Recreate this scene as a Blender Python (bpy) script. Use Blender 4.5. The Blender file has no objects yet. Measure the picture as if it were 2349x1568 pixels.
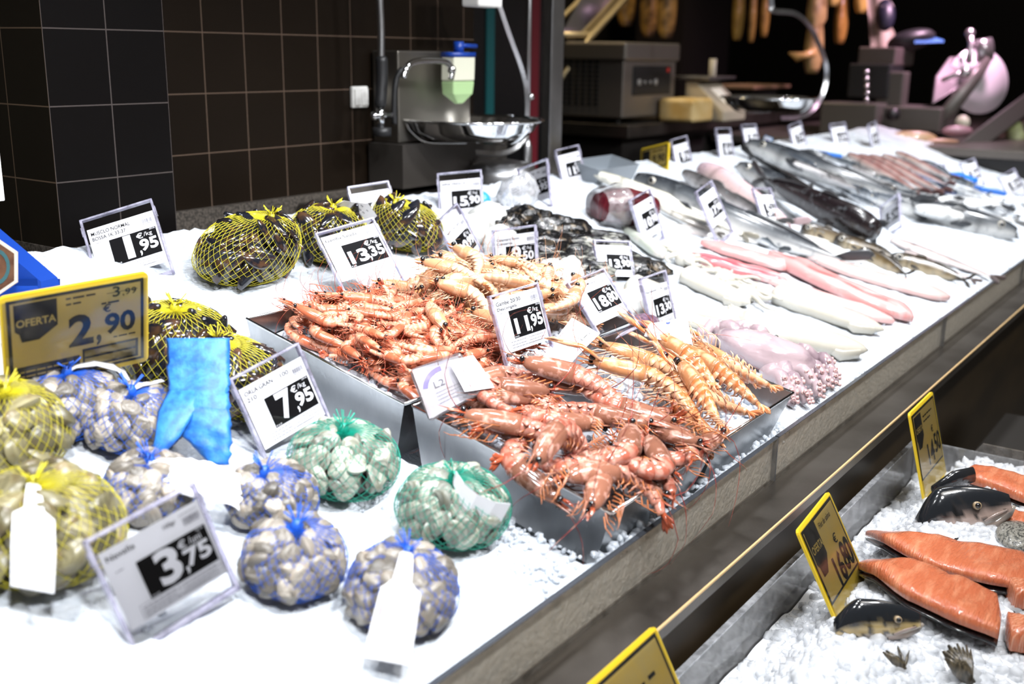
import bpy, math, random
import numpy as np
from mathutils import Vector, Matrix, noise
random.seed(7)
S = bpy.context.scene
COL = S.collection
PI = math.pi
# ---------------------------------------------------------------- camera
FPX = 2488.0
YAW, PITCH, ROLL = math.radians(55.108), math.radians(-15.003), math.radians(0.82)
FWD = Vector((math.sin(YAW)*math.cos(PITCH), math.cos(YAW)*math.cos(PITCH), math.sin(PITCH)))
_r = Vector((math.cos(YAW), -math.sin(YAW), 0)); _u = _r.cross(FWD)
CR = _r*math.cos(ROLL) + _u*math.sin(ROLL)
CU = _u*math.cos(ROLL) - _r*math.sin(ROLL)
EYE = Vector((0, -0.619, 1.52))
cd = bpy.data.cameras.new('camera'); cam = bpy.data.objects.new('camera', cd); COL.objects.link(cam)
cam.matrix_world = Matrix((( CR.x, CU.x, -FWD.x, EYE.x), (CR.y, CU.y, -FWD.y, EYE.y), (CR.z, CU.z, -FWD.z, EYE.z), (0, 0, 0, 1)))
cd.sensor_width = 36; cd.lens = FPX/2349*36; cd.clip_start = 0.02; cd.clip_end = 60
cd.dof.use_dof = True; cd.dof.focus_distance = 1.78; cd.dof.aperture_fstop = 3.3
S.camera = cam
# ---------------------------------------------------------------- world, lamps, exposure
S.view_settings.view_transform = 'Standard'; S.view_settings.look = 'None'
S.view_settings.exposure = 0.0; S.view_settings.gamma = 1.0; S.view_settings.use_curve_mapping = False
w = bpy.data.worlds.new('world'); S.world = w; w.use_nodes = True
w.node_tree.nodes['Background'].inputs[0].default_value = (0.90, 0.80, 0.68, 1)
w.node_tree.nodes['Background'].inputs[1].default_value = 0.10
def lamp(loc, target, power, size=0.14, col=(0.95, 0.97, 1.0), spread=110, name='ceiling_spot', sy=None):
    l = bpy.data.lights.new(name, 'AREA'); l.shape = 'DISK' if sy is None else 'RECTANGLE'; l.size = size
    if sy: l.size_y = sy
    l.energy = power; l.color = col; l.spread = math.radians(spread)
    o = bpy.data.objects.new(name, l); COL.objects.link(o); o.location = loc
    o.rotation_euler = (Vector(target)-Vector(loc)).to_track_quat('-Z', 'Y').to_euler()
    return o
for i, x in enumerate((0.35, 1.05, 1.75, 2.5, 3.3, 4.2, 5.1)):
    lamp((x-0.25, -0.75, 2.55), (x+0.1, 0.50, 1.0), 10, 0.16, spread=80); lamp((x-0.1, 0.35, 2.5), (x+0.02, 0.50, 1.0), 6, 0.16, spread=100)
lamp((1.5, -0.55, 2.6), (1.8, -0.40, 0.7), 2.6, 0.7, (1.0, 0.96, 0.90))
lamp((2.6, -0.55, 2.6), (2.4, -0.40, 0.7), 1.8, 0.5, (1.0, 0.93, 0.84))
lamp((4.4, 2.1, 2.7), (4.8, 2.3, 1.2), 8, 0.25, (1.0, 0.80, 0.50))
lamp((6.6, 2.0, 2.9), (6.2, 3.2, 1.7), 8, 0.25, (1.0, 0.74, 0.40))
lamp((6.2, 0.65, 2.3), (6.4, 1.15, 1.4), 17, 0.25, (1.0, 0.62, 0.85))
# ---------------------------------------------------------------- placing
SL = math.tan(math.radians(13.13)); SA = math.radians(13.13)
def ray(px, py): return FWD + CR*((px-1174.5)/FPX) - CU*((py-784)/FPX)
def hz(px, py, z): d = ray(px, py); return EYE + d*((z-EYE.z)/d.z)
def hy(px, py, y): d = ray(px, py); return EYE + d*((y-EYE.y)/d.y)
def hx(px, py, x): d = ray(px, py); return EYE + d*((x-EYE.x)/d.x)
def hs(px, py, z0=0.9): d = ray(px, py); return EYE + d*((z0+SL*EYE.y-EYE.z)/(d.z-SL*d.y))
def hd(px, py, dep): return EYE + ray(px, py)*dep
def depth(p): return (Vector(p)-EYE).dot(FWD)
def pxm(p): return FPX/depth(p)                       # pixels per metre at a point
def sstep(a, b, x): t = max(0, min(1, (x-a)/(b-a))); return t*t*(3-2*t)
TR0 = Matrix.Rotation(SA, 4, 'X')                      # slope of the counter
def ice_h(x, y):
    h = sstep(.60, .80, y)*.022 - sstep(.03, .3, y)*(1-sstep(.45, .65, y))*(1-sstep(.95, 1.05, x))*.008
    if 1.07 < x < 1.78 and y < .70:
        k = sstep(1.07, 1.10, x)*(1-sstep(1.74, 1.78, x))*(1-sstep(.67, .70, y))
        h -= .075*k*sstep(0.01, .03, y)
    return h
def ice_z(x, y): return 0.9 + SL*max(y, 0) + ice_h(x, y)
def on_ice(px, py, up=0.0):
    p = hs(px, py, .9+up)
    for _ in range(4): p = hs(px, py, .9+up+ice_h(p.x, p.y))
    return p
def slope_m(p, ang=0.0, scale=1.0):                    # frame lying on the sloped counter
    return Matrix.Translation(p) @ TR0 @ Matrix.Rotation(ang, 4, 'Z') @ Matrix.Scale(scale, 4)
def ang_px(a, b, z0):                                  # heading on the slope of the pixel step a -> b
    d = TR0.inverted() @ (hs(b[0], b[1], z0) - hs(a[0], a[1], z0)); return math.atan2(d.y, d.x)
# ---------------------------------------------------------------- mesh builder
def frames(pts):
    pts = [Vector(p) for p in pts]; n = len(pts); out = []; prev = None
    for i in range(n):
        t = (pts[min(i+1, n-1)]-pts[max(i-1, 0)])
        if t.length < 1e-9: t = Vector((1, 0, 0))
        t.normalize()
        if prev is None:
            a = Vector((0, 0, 1)) if abs(t.z) < .9 else Vector((0, 1, 0))
            u = (a - t*a.dot(t)).normalized()
        else:
            u = prev - t*prev.dot(t)
            u = u.normalized() if u.length > 1e-6 else prev
        prev = u; out.append((pts[i], t, u, t.cross(u)))
    return out
class MB:
    def __init__(s): s.v = []; s.f = []; s.m = []; s.c = []
    def add(s, vs, fs, mi=0, col=(1, 1, 1), M=None):
        b = len(s.v)
        if M is not None: vs = [M @ Vector(v) for v in vs]
        s.v += [tuple(v) for v in vs]
        s.c += (col if isinstance(col, list) else [col]*len(vs))
        for f in fs: s.f.append(tuple(i+b for i in f)); s.m.append(mi)
        return s
    def box(s, c, d, mi=0, col=(1, 1, 1), M=None):
        x, y, z = (k/2 for k in d); cx, cy, cz = c
        vs = [(cx+i*x, cy+j*y, cz+k*z) for i in (-1, 1) for j in (-1, 1) for k in (-1, 1)]
        return s.add(vs, [(0, 1, 3, 2), (4, 6, 7, 5), (0, 4, 5, 1), (2, 3, 7, 6), (0, 2, 6, 4), (1, 5, 7, 3)], mi, col, M)
    def loft(s, rings, mi=0, cols=None, cap=True, M=None, closed=True):
        n = len(rings[0]); vs = [v for r in rings for v in r]; fs = []
        for i in range(len(rings)-1):
            for j in range(n if closed else n-1):
                k = (j+1) % n; fs.append((i*n+j, i*n+k, (i+1)*n+k, (i+1)*n+j))
        if cap and closed: fs += [tuple(range(n-1, -1, -1)), tuple((len(rings)-1)*n+j for j in range(n))]
        if cols is None: cl = (1, 1, 1)
        else: cl = [c for cr in cols for c in (cr if isinstance(cr, list) else [cr]*n)]
        return s.add(vs, fs, mi, cl, M)
    def tube(s, pts, r, n=6, mi=0, col=(1, 1, 1), M=None, flat=1.0, cols=None):
        F = frames(pts); rs = r if isinstance(r, (list, tuple)) else [r]*len(F)
        rings = [[p+u*(math.cos(2*PI*j/n)*rr)+b*(math.sin(2*PI*j/n)*rr*flat) for j in range(n)] for (p, t, u, b), rr in zip(F, rs)]
        return s.loft(rings, mi, cols or [col]*len(F), True, M)
    def ball(s, c, r, nu=10, nv=7, mi=0, col=(1, 1, 1), M=None):
        if not isinstance(r, (tuple, list)): r = (r, r, r)
        vs = [(c[0], c[1], c[2]-r[2])]
        for i in range(1, nv):
            a = -PI/2+PI*i/nv
            vs += [(c[0]+r[0]*math.cos(a)*math.cos(2*PI*j/nu), c[1]+r[1]*math.cos(a)*math.sin(2*PI*j/nu), c[2]+r[2]*math.sin(a)) for j in range(nu)]
        vs.append((c[0], c[1], c[2]+r[2])); e = len(vs)-1; fs = []
        for j in range(nu):
            k = (j+1) % nu; fs += [(0, 1+k, 1+j), (e, e-nu+j, e-nu+k)]
            for i in range(nv-2): a = 1+i*nu; fs.append((a+j, a+k, a+nu+k, a+nu+j))
        return s.add(vs, fs, mi, col, M)
    def grid(s, nx, ny, fn, mi=0, colfn=None, M=None):
        vs = [fn(i/nx, j/ny) for j in range(ny+1) for i in range(nx+1)]
        fs = [(j*(nx+1)+i, j*(nx+1)+i+1, (j+1)*(nx+1)+i+1, (j+1)*(nx+1)+i) for j in range(ny) for i in range(nx)]
        c = [colfn(i/nx, j/ny) for j in range(ny+1) for i in range(nx+1)] if colfn else (1, 1, 1)
        return s.add(vs, fs, mi, c, M)
    def rings(s, prof, n=32, mi=0, M=None, col=(1, 1, 1)):  # lathe about Z, prof = (r, z)
        return s.loft([[(r*math.cos(2*PI*j/n), r*math.sin(2*PI*j/n), z) for j in range(n)] for r, z in prof], mi, [col]*len(prof), False, M)
    def warp(s, fn): s.v = [tuple(fn(Vector(v))) for v in s.v]; return s
    def mesh(s, name, mats, smooth=True):
        me = bpy.data.meshes.new(name); me.from_pydata(s.v, [], s.f)
        for m in (mats if isinstance(mats, (list, tuple)) else [mats]): me.materials.append(m)
        if any(s.m): me.polygons.foreach_set('material_index', s.m)
        a = me.color_attributes.new('Col', 'FLOAT_COLOR', 'POINT')
        a.data.foreach_set('color', np.array([(c[0], c[1], c[2], 1) for c in s.c], dtype=np.float32).ravel())
        if smooth: me.polygons.foreach_set('use_smooth', [True]*len(me.polygons))
        me.update(); return me
    def build(s, name, mats, parent=None, smooth=True, M=None, label=None, cat=None, group=None, kind=None):
        o = bpy.data.objects.new(name, s.mesh(name, mats, smooth)); COL.objects.link(o)
        if parent is not None: o.parent = parent
        if M is not None: o.matrix_world = M if parent is None else Matrix()
        if M is not None and parent is not None: o.matrix_local = M
        return tag(o, label, cat, group, kind)
def tag(o, label=None, cat=None, group=None, kind=None):
    for k, v in (('label', label), ('category', cat), ('group', group), ('kind', kind)):
        if v: o[k] = v
    return o
def thing(name, label, cat, M=None, group=None):
    o = bpy.data.objects.new(name, None); COL.objects.link(o); o.empty_display_size = .02
    if M is not None: o.matrix_world = M
    return tag(o, label, cat, group)
def dup(root, M, label=None, group=None):
    r = root.copy(); COL.objects.link(r); r.matrix_world = M
    if label: r['label'] = label
    if group: r['group'] = group
    def rec(a, b):
        for ch in KIDS.get(a.name, []):
            c = ch.copy(); COL.objects.link(c); c.parent = b; c.matrix_parent_inverse = ch.matrix_parent_inverse.copy(); rec(ch, c)
    rec(root, r); return r
KIDS = {}
class Kind:                                            # hands out the first one itself, then copies of it
    def __init__(s, root):
        s.root = root; s.used = False
        def rec(o):
            KIDS[o.name] = list(o.children)
            for c in o.children: rec(c)
        bpy.context.view_layer.update(); rec(root)
    def put(s, M, label, group=None):
        if not s.used:
            s.used = True; s.root.matrix_world = M; s.root['label'] = label
            if group: s.root['group'] = group
            return s.root
        return dup(s.root, M, label, group)
def bevel(o, wd=.002, seg=2):
    m = o.modifiers.new('b', 'BEVEL'); m.width = wd; m.segments = seg; m.limit_method = 'ANGLE'; m.angle_limit = .7; return o
def nz(x, y, z, s=1.0): return noise.noise(Vector((x*s, y*s, z*s)))
# ---------------------------------------------------------------- materials
def mat(name, base=(.8, .8, .8), rough=.5, metal=0, spec=.5, attr=False, n2=None, nscale=20, nlo=.4, nhi=.6, bump=None, trans=0, coat=0, rnd=None, sss=0, emit=None, alpha=1, stretch=None, detail=4):
    m = bpy.data.materials.new(name); m.use_nodes = True; N = m.node_tree.nodes; L = m.node_tree.links
    p = N['Principled BSDF']; I = p.inputs
    I['Base Color'].default_value = (*base, 1); I['Roughness'].default_value = rough; I['Metallic'].default_value = metal
    I['Specular IOR Level'].default_value = spec; I['Transmission Weight'].default_value = trans; I['Coat Weight'].default_value = coat
    I['Coat Roughness'].default_value = .08; I['Alpha'].default_value = alpha
    if sss: I['Subsurface Weight'].default_value = sss; I['Subsurface Radius'].default_value = (1, 1, 1); I['Subsurface Scale'].default_value = .012
    if emit: I['Emission Color'].default_value = (*emit[:3], 1); I['Emission Strength'].default_value = emit[3]
    tc = N.new('ShaderNodeTexCoord'); vec = tc.outputs['Object']
    if stretch:
        mp = N.new('ShaderNodeMapping'); mp.inputs['Scale'].default_value = stretch; L.new(vec, mp.inputs[0]); vec = mp.outputs[0]
    src = None
    if attr:
        a = N.new('ShaderNodeAttribute'); a.attribute_name = 'Col'; mx = N.new('ShaderNodeMix'); mx.data_type = 'RGBA'; mx.blend_type = 'MULTIPLY'
        mx.inputs[0].default_value = 1; mx.inputs[6].default_value = (*base, 1); L.new(a.outputs['Color'], mx.inputs[7]); src = mx.outputs[2]
    if n2:
        t = N.new('ShaderNodeTexNoise'); t.inputs['Scale'].default_value = nscale; t.inputs['Detail'].default_value = detail; L.new(vec, t.inputs['Vector'])
        r = N.new('ShaderNodeMapRange'); r.inputs[1].default_value = nlo; r.inputs[2].default_value = nhi; L.new(t.outputs['Fac'], r.inputs[0])
        mx = N.new('ShaderNodeMix'); mx.data_type = 'RGBA'; L.new(r.outputs[0], mx.inputs[0])
        if src: L.new(src, mx.inputs[6])
        else: mx.inputs[6].default_value = (*base, 1)
        mx.inputs[7].default_value = (*n2, 1); src = mx.outputs[2]
    if rnd:                                            # brightness differs from one object to the next
        oi = N.new('ShaderNodeObjectInfo'); r = N.new('ShaderNodeMapRange'); r.inputs[3].default_value = rnd[0]; r.inputs[4].default_value = rnd[1]; L.new(oi.outputs['Random'], r.inputs[0])
        mx = N.new('ShaderNodeMix'); mx.data_type = 'RGBA'; mx.blend_type = 'MULTIPLY'; mx.inputs[0].default_value = 1
        if src: L.new(src, mx.inputs[6])
        else: mx.inputs[6].default_value = (*base, 1)
        L.new(r.outputs[0], mx.inputs[7]); src = mx.outputs[2]
    if src: L.new(src, I['Base Color'])
    if bump:
        t = N.new('ShaderNodeTexNoise'); t.inputs['Scale'].default_value = bump[0]; t.inputs['Detail'].default_value = 3; L.new(vec, t.inputs['Vector'])
        b = N.new('ShaderNodeBump'); b.inputs['Strength'].default_value = bump[1]; b.inputs['Distance'].default_value = bump[2]
        L.new(t.outputs['Fac'], b.inputs['Height']); L.new(b.outputs[0], I['Normal'])
    return m
def clear(name, tint=(1, 1, 1), rough=.05, amount=.06, milk=0.0, milkcol=(.8, .8, .85), top=.8):  # thin clear plastic or glass
    m = bpy.data.materials.new(name); m.use_nodes = True; N = m.node_tree.nodes; L = m.node_tree.links; N.clear()
    out = N.new('ShaderNodeOutputMaterial'); tr = N.new('ShaderNodeBsdfTransparent'); tr.inputs[0].default_value = (*tint, 1)
    gl = N.new('ShaderNodeBsdfGlossy'); gl.inputs['Roughness'].default_value = rough
    fr = N.new('ShaderNodeLayerWeight'); fr.inputs[0].default_value = .35
    mr = N.new('ShaderNodeMapRange'); mr.inputs[3].default_value = amount; mr.inputs[4].default_value = top; L.new(fr.outputs['Fresnel'], mr.inputs[0])
    base = tr.outputs[0]
    if milk:
        df = N.new('ShaderNodeBsdfPrincipled'); df.inputs['Base Color'].default_value = (*milkcol, 1); df.inputs['Roughness'].default_value = .3
        x = N.new('ShaderNodeMixShader'); t = N.new('ShaderNodeTexNoise'); t.inputs['Scale'].default_value = 60; tc = N.new('ShaderNodeTexCoord'); L.new(tc.outputs['Object'], t.inputs['Vector'])
        q = N.new('ShaderNodeMapRange'); q.inputs[1].default_value = .3; q.inputs[2].default_value = .75; q.inputs[3].default_value = milk*.5; q.inputs[4].default_value = milk*1.5; L.new(t.outputs['Fac'], q.inputs[0])
        L.new(q.outputs[0], x.inputs[0]); L.new(base, x.inputs[1]); L.new(df.outputs[0], x.inputs[2]); base = x.outputs[0]
    x = N.new('ShaderNodeMixShader'); L.new(mr.outputs[0], x.inputs[0]); L.new(base, x.inputs[1]); L.new(gl.outputs[0], x.inputs[2]); L.new(x.outputs[0], out.inputs[0])
    return m
def tile_mat(name, base, grout, tw, th, ox, oz, axis='X', gw=.012):
    m = mat(name, base, .42, 0, .14, n2=tuple(c*.75 for c in base), nscale=3, nlo=.3, nhi=.7); N = m.node_tree.nodes; L = m.node_tree.links; p = N['Principled BSDF']
    tc = N.new('ShaderNodeTexCoord'); sp = N.new('ShaderNodeSeparateXYZ'); L.new(tc.outputs['Object'], sp.inputs[0])
    def line(o, per, off):
        a = N.new('ShaderNodeMath'); a.operation = 'SUBTRACT'; L.new(o, a.inputs[0]); a.inputs[1].default_value = off
        b = N.new('ShaderNodeMath'); b.operation = 'PINGPONG'; L.new(a.outputs[0], b.inputs[0]); b.inputs[1].default_value = per/2
        c = N.new('ShaderNodeMath'); c.operation = 'LESS_THAN'; L.new(b.outputs[0], c.inputs[0]); c.inputs[1].default_value = gw/2*.2; return c.outputs[0]
    a = line(sp.outputs[axis], tw, ox); b = line(sp.outputs['Z'], th, oz)
    mx = N.new('ShaderNodeMath'); mx.operation = 'MAXIMUM'; L.new(a, mx.inputs[0]); L.new(b, mx.inputs[1])
    c = N.new('ShaderNodeMix'); c.data_type = 'RGBA'; L.new(mx.outputs[0], c.inputs[0])
    old = p.inputs['Base Color'].links[0].from_socket; L.new(old, c.inputs[6]); c.inputs[7].default_value = (*grout, 1); L.new(c.outputs[2], p.inputs['Base Color'])
    return m
STEEL = mat('brushed steel', (.52, .52, .53), .32, 1, n2=(.40, .40, .41), nscale=9, nlo=.35, nhi=.65, bump=(60, .05, .002), stretch=(1, 6, 1))
STEEL_D = mat('dull work steel', (.24, .22, .20), .38, 1, n2=(.15, .135, .12), nscale=6, nlo=.35, nhi=.65, bump=(220, .12, .0015))
CHROME = mat('polished steel', (.70, .71, .72), .10, 1)
WHITE_P = mat('white plastic', (.82, .81, .78), .35)
BLACK_P = mat('black rubber', (.012, .012, .013), .45)
BLUE_P = mat('blue plastic', (.006, .045, .30), .35)
PAPER = mat('white paper', (.82, .82, .86), .7, spec=.1)
INK = mat('black ink', (.005, .005, .006), .6, spec=.08)
GREYINK = mat('grey ink', (.22, .22, .25), .6)
BLUEINK = mat('blue ink', (.05, .08, .42), .6)
REDINK = mat('red ink', (.6, .12, .12), .6)
SKYINK = mat('pale blue ink', (.25, .5, .75), .6)
YELLOW = mat('yellow board', (.66, .46, .02), .35)
YELLOWP = mat('yellow print', (.60, .42, .08), .45, n2=(.52, .40, .14), nscale=25, nlo=.35, nhi=.75)
CLEAR = clear('clear acrylic', (.985, .985, .99), .03, .006, 0, (.8, .8, .9))
EDGE = clear('acrylic edge', (.70, .68, .82), .12, .10, .42, (.62, .60, .74))
FILM = clear('cling film', (.97, .97, .98), .12, .10, .12, (.9, .9, .92))
TUBW = clear('acrylic tub wall', (.90, .90, .90), .08, .03, .16, (.66, .66, .67), top=.3)
EYEB = mat('black eye', (.006, .006, .007), .06, spec=.8)
# ================================================================ the setting
WY = 1.40; PY_ = 1.17
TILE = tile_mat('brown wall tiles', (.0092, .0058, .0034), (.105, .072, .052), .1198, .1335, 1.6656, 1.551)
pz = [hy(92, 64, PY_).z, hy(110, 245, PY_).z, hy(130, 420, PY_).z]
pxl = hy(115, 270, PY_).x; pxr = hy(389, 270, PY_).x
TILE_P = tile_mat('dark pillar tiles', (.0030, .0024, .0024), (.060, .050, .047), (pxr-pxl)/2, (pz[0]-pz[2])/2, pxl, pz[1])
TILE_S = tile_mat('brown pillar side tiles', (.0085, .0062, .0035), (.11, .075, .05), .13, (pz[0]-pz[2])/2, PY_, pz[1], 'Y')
GRANITE = mat('grey granite', (.085, .072, .060), .45, n2=(.030, .026, .022), nscale=160, nlo=.40, nhi=.60, detail=2)
DARKW = mat('dark room wall', (.012, .011, .011), .6)
FLOORM = mat('dark floor', (.05, .045, .04), .4, n2=(.03, .028, .025), nscale=3)
def struct(name, mb, m): return mb.build(name, m, smooth=False, kind='structure')
wx1 = hy(1086, 200, WY).x
struct('wall_back', MB().box(((pxl+wx1)/2+.1, WY+.06, 1.75), (wx1-pxl-.2, .12, 3.5)), TILE)
gz = hy(600, 458, WY).z
struct('trim_1', MB().box(((pxr+wx1)/2, WY-.006, gz/2), (wx1-pxr, .024, gz)), GRANITE)
gp = hy(270, 552, PY_).z
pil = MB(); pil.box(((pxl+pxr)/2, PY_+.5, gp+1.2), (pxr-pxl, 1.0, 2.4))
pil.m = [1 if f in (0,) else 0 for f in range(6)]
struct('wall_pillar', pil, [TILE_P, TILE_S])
struct('trim_2', MB().box(((pxl+pxr)/2, PY_+.5-.004, gp/2), (pxr-pxl+.008, 1.0, gp)), GRANITE)
struct('floor', MB().box((4.2, 1.2, -.05), (14, 7.5, .1)), FLOORM)
struct('wall_rear', MB().box((6.0, 4.05, 1.9), (9.5, .1, 3.8)), DARKW)
struct('wall_right', MB().box((10.7, 1.6, 1.9), (.1, 5, 3.8)), DARKW)
# ================================================================ the fish counter
FASCIA = mat('bronze counter panel', (.085, .055, .025), .28, .75, n2=(.045, .030, .016), nscale=3, nlo=.35, nhi=.65, stretch=(1, 1, 3))
LIP_GLINT = mat('ledge lip', (.70, .48, .24), .35, .35)  # bright gold glint of the steel edge, put into the lip colour
GLASS_F = clear('wet counter glass', (.90, .87, .82), .12, .03, .10, (.60, .55, .48), top=.25)
GLASSE = mat('glass edge', (.05, .055, .065), .2)
X0, X1 = -.35, 5.75
cnt = thing('fish_counter', 'long ice-filled fish counter with a glass lip and steel ledge', 'counter', Matrix())
MB().box(((X0+X1)/2, .52, .385), (X1-X0, 1.14, .77)).build('base_panel', FASCIA, cnt, False)
led = MB(); led.box(((X0+X1)/2, -.034, .815), (X1-X0, .088, .022)); led.box(((X0+X1)/2, .53, .80), (X1-X0, 1.18, .03))
bevel(led.build('ledge', STEEL_D, cnt, False), .003)
MB().box(((X0+X1)/2, -.0785, .8265), (X1-X0, .003, .0030)).build('ledge_lip', LIP_GLINT, cnt, False)
joints = [X0, .55, hz(1780, 1005, .9).x, hz(2172, 727, .9).x, 3.72, 4.7, X1]
for a, b in zip(joints[:-1], joints[1:]):
    g = MB().box(((a+b)/2, -.004, .864), (b-a-.004, .008, .076)).build('glass_panel', GLASS_F, cnt, False)
    e = MB(); e.box(((a+b)/2, -.004, .9028), (b-a-.004, .008, .0015)); e.box((b-.0035, -.004, .864), (.003, .0082, .076))
    e.build('glass_edge', GLASSE, g, False)
bk = MB(); bk.box(((X0+X1)/2, 1.105, 1.0), (X1-X0, .012, .34)); bk.build('back_panel', STEEL_D, cnt, False)
# ---------------------------------------------------------------- crushed ice
def icy(name, base, see):                              # half-clear ice
    m = mat(name, base, .12, 0, .6, n2=tuple(c*.9 for c in base), nscale=60, bump=(150, .3, .002)); N = m.node_tree.nodes; L = m.node_tree.links
    x = N.new('ShaderNodeMixShader'); t = N.new('ShaderNodeBsdfTransparent'); t.inputs[0].default_value = (.96, .97, .98, 1); x.inputs[0].default_value = see
    L.new(N['Principled BSDF'].outputs[0], x.inputs[1]); L.new(t.outputs[0], x.inputs[2]); L.new(x.outputs[0], N['Material Output'].inputs[0]); return m
ICE = mat('crushed ice', (.60, .63, .67), .28, 0, .5, n2=(.47, .52, .58), nscale=45, nlo=.45, nhi=.75, bump=(130, .55, .006))
ICEC = icy('ice chips', (.66, .70, .75), .45)
NX, NY = 470, 96
def icebed(u, v):
    x = X0+.01+u*(X1-X0-.02); y = .002+v*1.092
    n = nz(x, y, 0, 9)*.006 + nz(x, y, 3, 32)*.0055 + nz(x, y, 7, 75)*.0035
    k = sstep(0, .05, y)
    return (x, y, ice_z(x, y) + n*k - (1-k)*(.004+.006*abs(nz(x, 0, 5, 22))))
ib = MB().grid(NX, NY, icebed)
sk = MB().grid(NX, 1, lambda u, v: (X0+.01+u*(X1-X0-.02), .002, (.818 if v == 0 else icebed(u, 0)[2])))
ib.add(sk.v, sk.f); ib.build('crushed_ice', ICE, None, True, None, 'bed of white crushed ice filling the sloped fish counter', 'ice', None, 'stuff')
def chips(mb, n, fpos, smin, smax, seed):
    rg = random.Random(seed); t = (1+5**.5)/2
    base = [Vector(v).normalized() for v in ((-1, t, 0), (1, t, 0), (-1, -t, 0), (1, -t, 0), (0, -1, t), (0, 1, t), (0, -1, -t), (0, 1, -t), (t, 0, -1), (t, 0, 1), (-t, 0, -1), (-t, 0, 1))]
    F = [(0, 11, 5), (0, 5, 1), (0, 1, 7), (0, 7, 10), (0, 10, 11), (1, 5, 9), (5, 11, 4), (11, 10, 2), (10, 7, 6), (7, 1, 8), (3, 9, 4), (3, 4, 2), (3, 2, 6), (3, 6, 8), (3, 8, 9), (4, 9, 5), (2, 4, 11), (6, 2, 10), (8, 6, 7), (9, 8, 1)]
    k = 0
    while k < n:
        p = fpos(rg)
        if p is None: continue
        k += 1; s = rg.uniform(smin, smax)
        q = Matrix.Translation(p) @ Matrix.Rotation(rg.uniform(0, 6.3), 4, Vector((rg.gauss(0, 1), rg.gauss(0, 1), rg.gauss(0, 1))).normalized()) @ Matrix.Diagonal((s*rg.uniform(.8, 1.3), s*rg.uniform(.7, 1.1), s*rg.uniform(.45, .8), 1))
        mb.add([q @ (b*rg.uniform(.8, 1.15)) for b in base], F)
def main_chip(rg):
    x = rg.uniform(.3, 5.2); y = rg.random()**1.3*1.05+.006
    if 1.08 < x < 1.77 and y < .68: return None
    return Vector((x, y, ice_z(x, y)-.002))
cb = MB(); chips(cb, 1500, main_chip, .003, .007, 3)
chips(cb, 220, lambda rg: (lambda x: Vector((x, rg.uniform(.006, .02), .888+rg.uniform(-.012, .010))))(rg.uniform(1.1, 1.75)), .004, .009, 5)
chips(cb, 240, lambda rg: (lambda x, y: Vector((x, y, ice_z(x, y)+.001+.004*sstep(1.03, 1.09, x))))(rg.uniform(.98, 1.095), rg.uniform(.01, .20)), .003, .006, 6)
cb.build('ice_chip', ICEC, None, True, None, 'loose crushed ice chips strewn over the sloped fish counter', 'ice', None, 'stuff')
# ================================================================ acrylic tub of salmon
TX0, TX1, TY0, TY1, TZ = .55, 2.235, -.60, -.092, .75
tub = thing('acrylic_tub', 'clear acrylic tub of ice and salmon standing before the steel ledge', 'tub', Matrix())
for nm, c, d in (('back_wall', ((TX0+TX1)/2, TY1, TZ-.085), (TX1-TX0, .008, .17)), ('front_wall', ((TX0+TX1)/2, TY0, TZ-.085), (TX1-TX0, .008, .17)), ('end_wall', (TX1, (TY0+TY1)/2, TZ-.085), (.008, TY1-TY0, .17)), ('end_wall', (TX0, (TY0+TY1)/2, TZ-.085), (.008, TY1-TY0, .17)), ('floor_panel', ((TX0+TX1)/2, (TY0+TY1)/2, TZ-.174), (TX1-TX0, TY1-TY0, .008))):
    o = MB().box(c, d).build(nm, TUBW, tub, False)
    if nm == 'back_wall': MB().box((c[0], c[1], TZ+.001), (d[0], .009, .003)).build('polished_edge', clear('polished edge', (.75, .76, .78), .1, .25, .5, (.62, .63, .66)), o, False)
bevel(MB().box(((TX0+TX1)/2+.4, (TY0+TY1)/2-.005, .285), (TX1-TX0+1.0, TY1-TY0-.02, .57)).build('tub_stand', mat('dark stand', (.02, .018, .016), .4), None, False, None, 'low dark stand under the acrylic salmon tub', 'stand'), .004)
ep = thing('acrylic_divider', 'grey smoky acrylic panel with a rounded corner beyond the salmon tub', 'panel', Matrix())
ex = hz(2240, 1017, .75)
pn = MB(); prof = [(ex.y, .57), (ex.y, .735), (ex.y-.012, .752), (ex.y-.5, .752), (ex.y-.5, .57)]
pn.loft([[(ex.x, y, z) for y, z in prof], [(ex.x+.006, y, z) for y, z in prof]]); pn.build('panel', clear('smoky acrylic', (.42, .38, .33), .1, .12, .35, (.35, .31, .27)), ep, False)
def mound(x, y):
    a = sstep(TY1-.03, TY1-.14, y)*sstep(TX1+.02, TX1-.06, x)
    return .672 + .081*a - .012*sstep(-.2, -.5, y) + nz(x, y, 2, 7)*.012 + nz(x, y, 8, 26)*.006 - .02*(1-sstep(1.2, 1.45, x))*0
ICE2 = mat('tub ice', (.84, .85, .87), .16, 0, .5, n2=(.74, .76, .80), nscale=40, nlo=.4, nhi=.7, bump=(120, .25, .003), sss=1.0)
ICE3 = icy('tub ice chips', (.78, .79, .81), .58)
mi_ = MB().grid(120, 50, lambda u, v: (TX0+.006+u*(TX1-TX0-.012), TY0+.006+v*(TY1-TY0-.012), mound(TX0+u*(TX1-TX0), TY0+v*(TY1-TY0))-.001))
def tub_chip(rg):
    x = rg.uniform(.95, TX1-.012); y = rg.uniform(TY0+.01, TY1-.012); return Vector((x, y, mound(x, y)+rg.uniform(-.0065, .0005)))
mi_.build('crushed_ice', ICE2, None, True, None, 'heap of crushed ice filling the clear acrylic tub', 'ice', None, 'stuff')
mi_ = MB(); chips(mi_, 6500, tub_chip, .005, .0145, 11)
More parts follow.
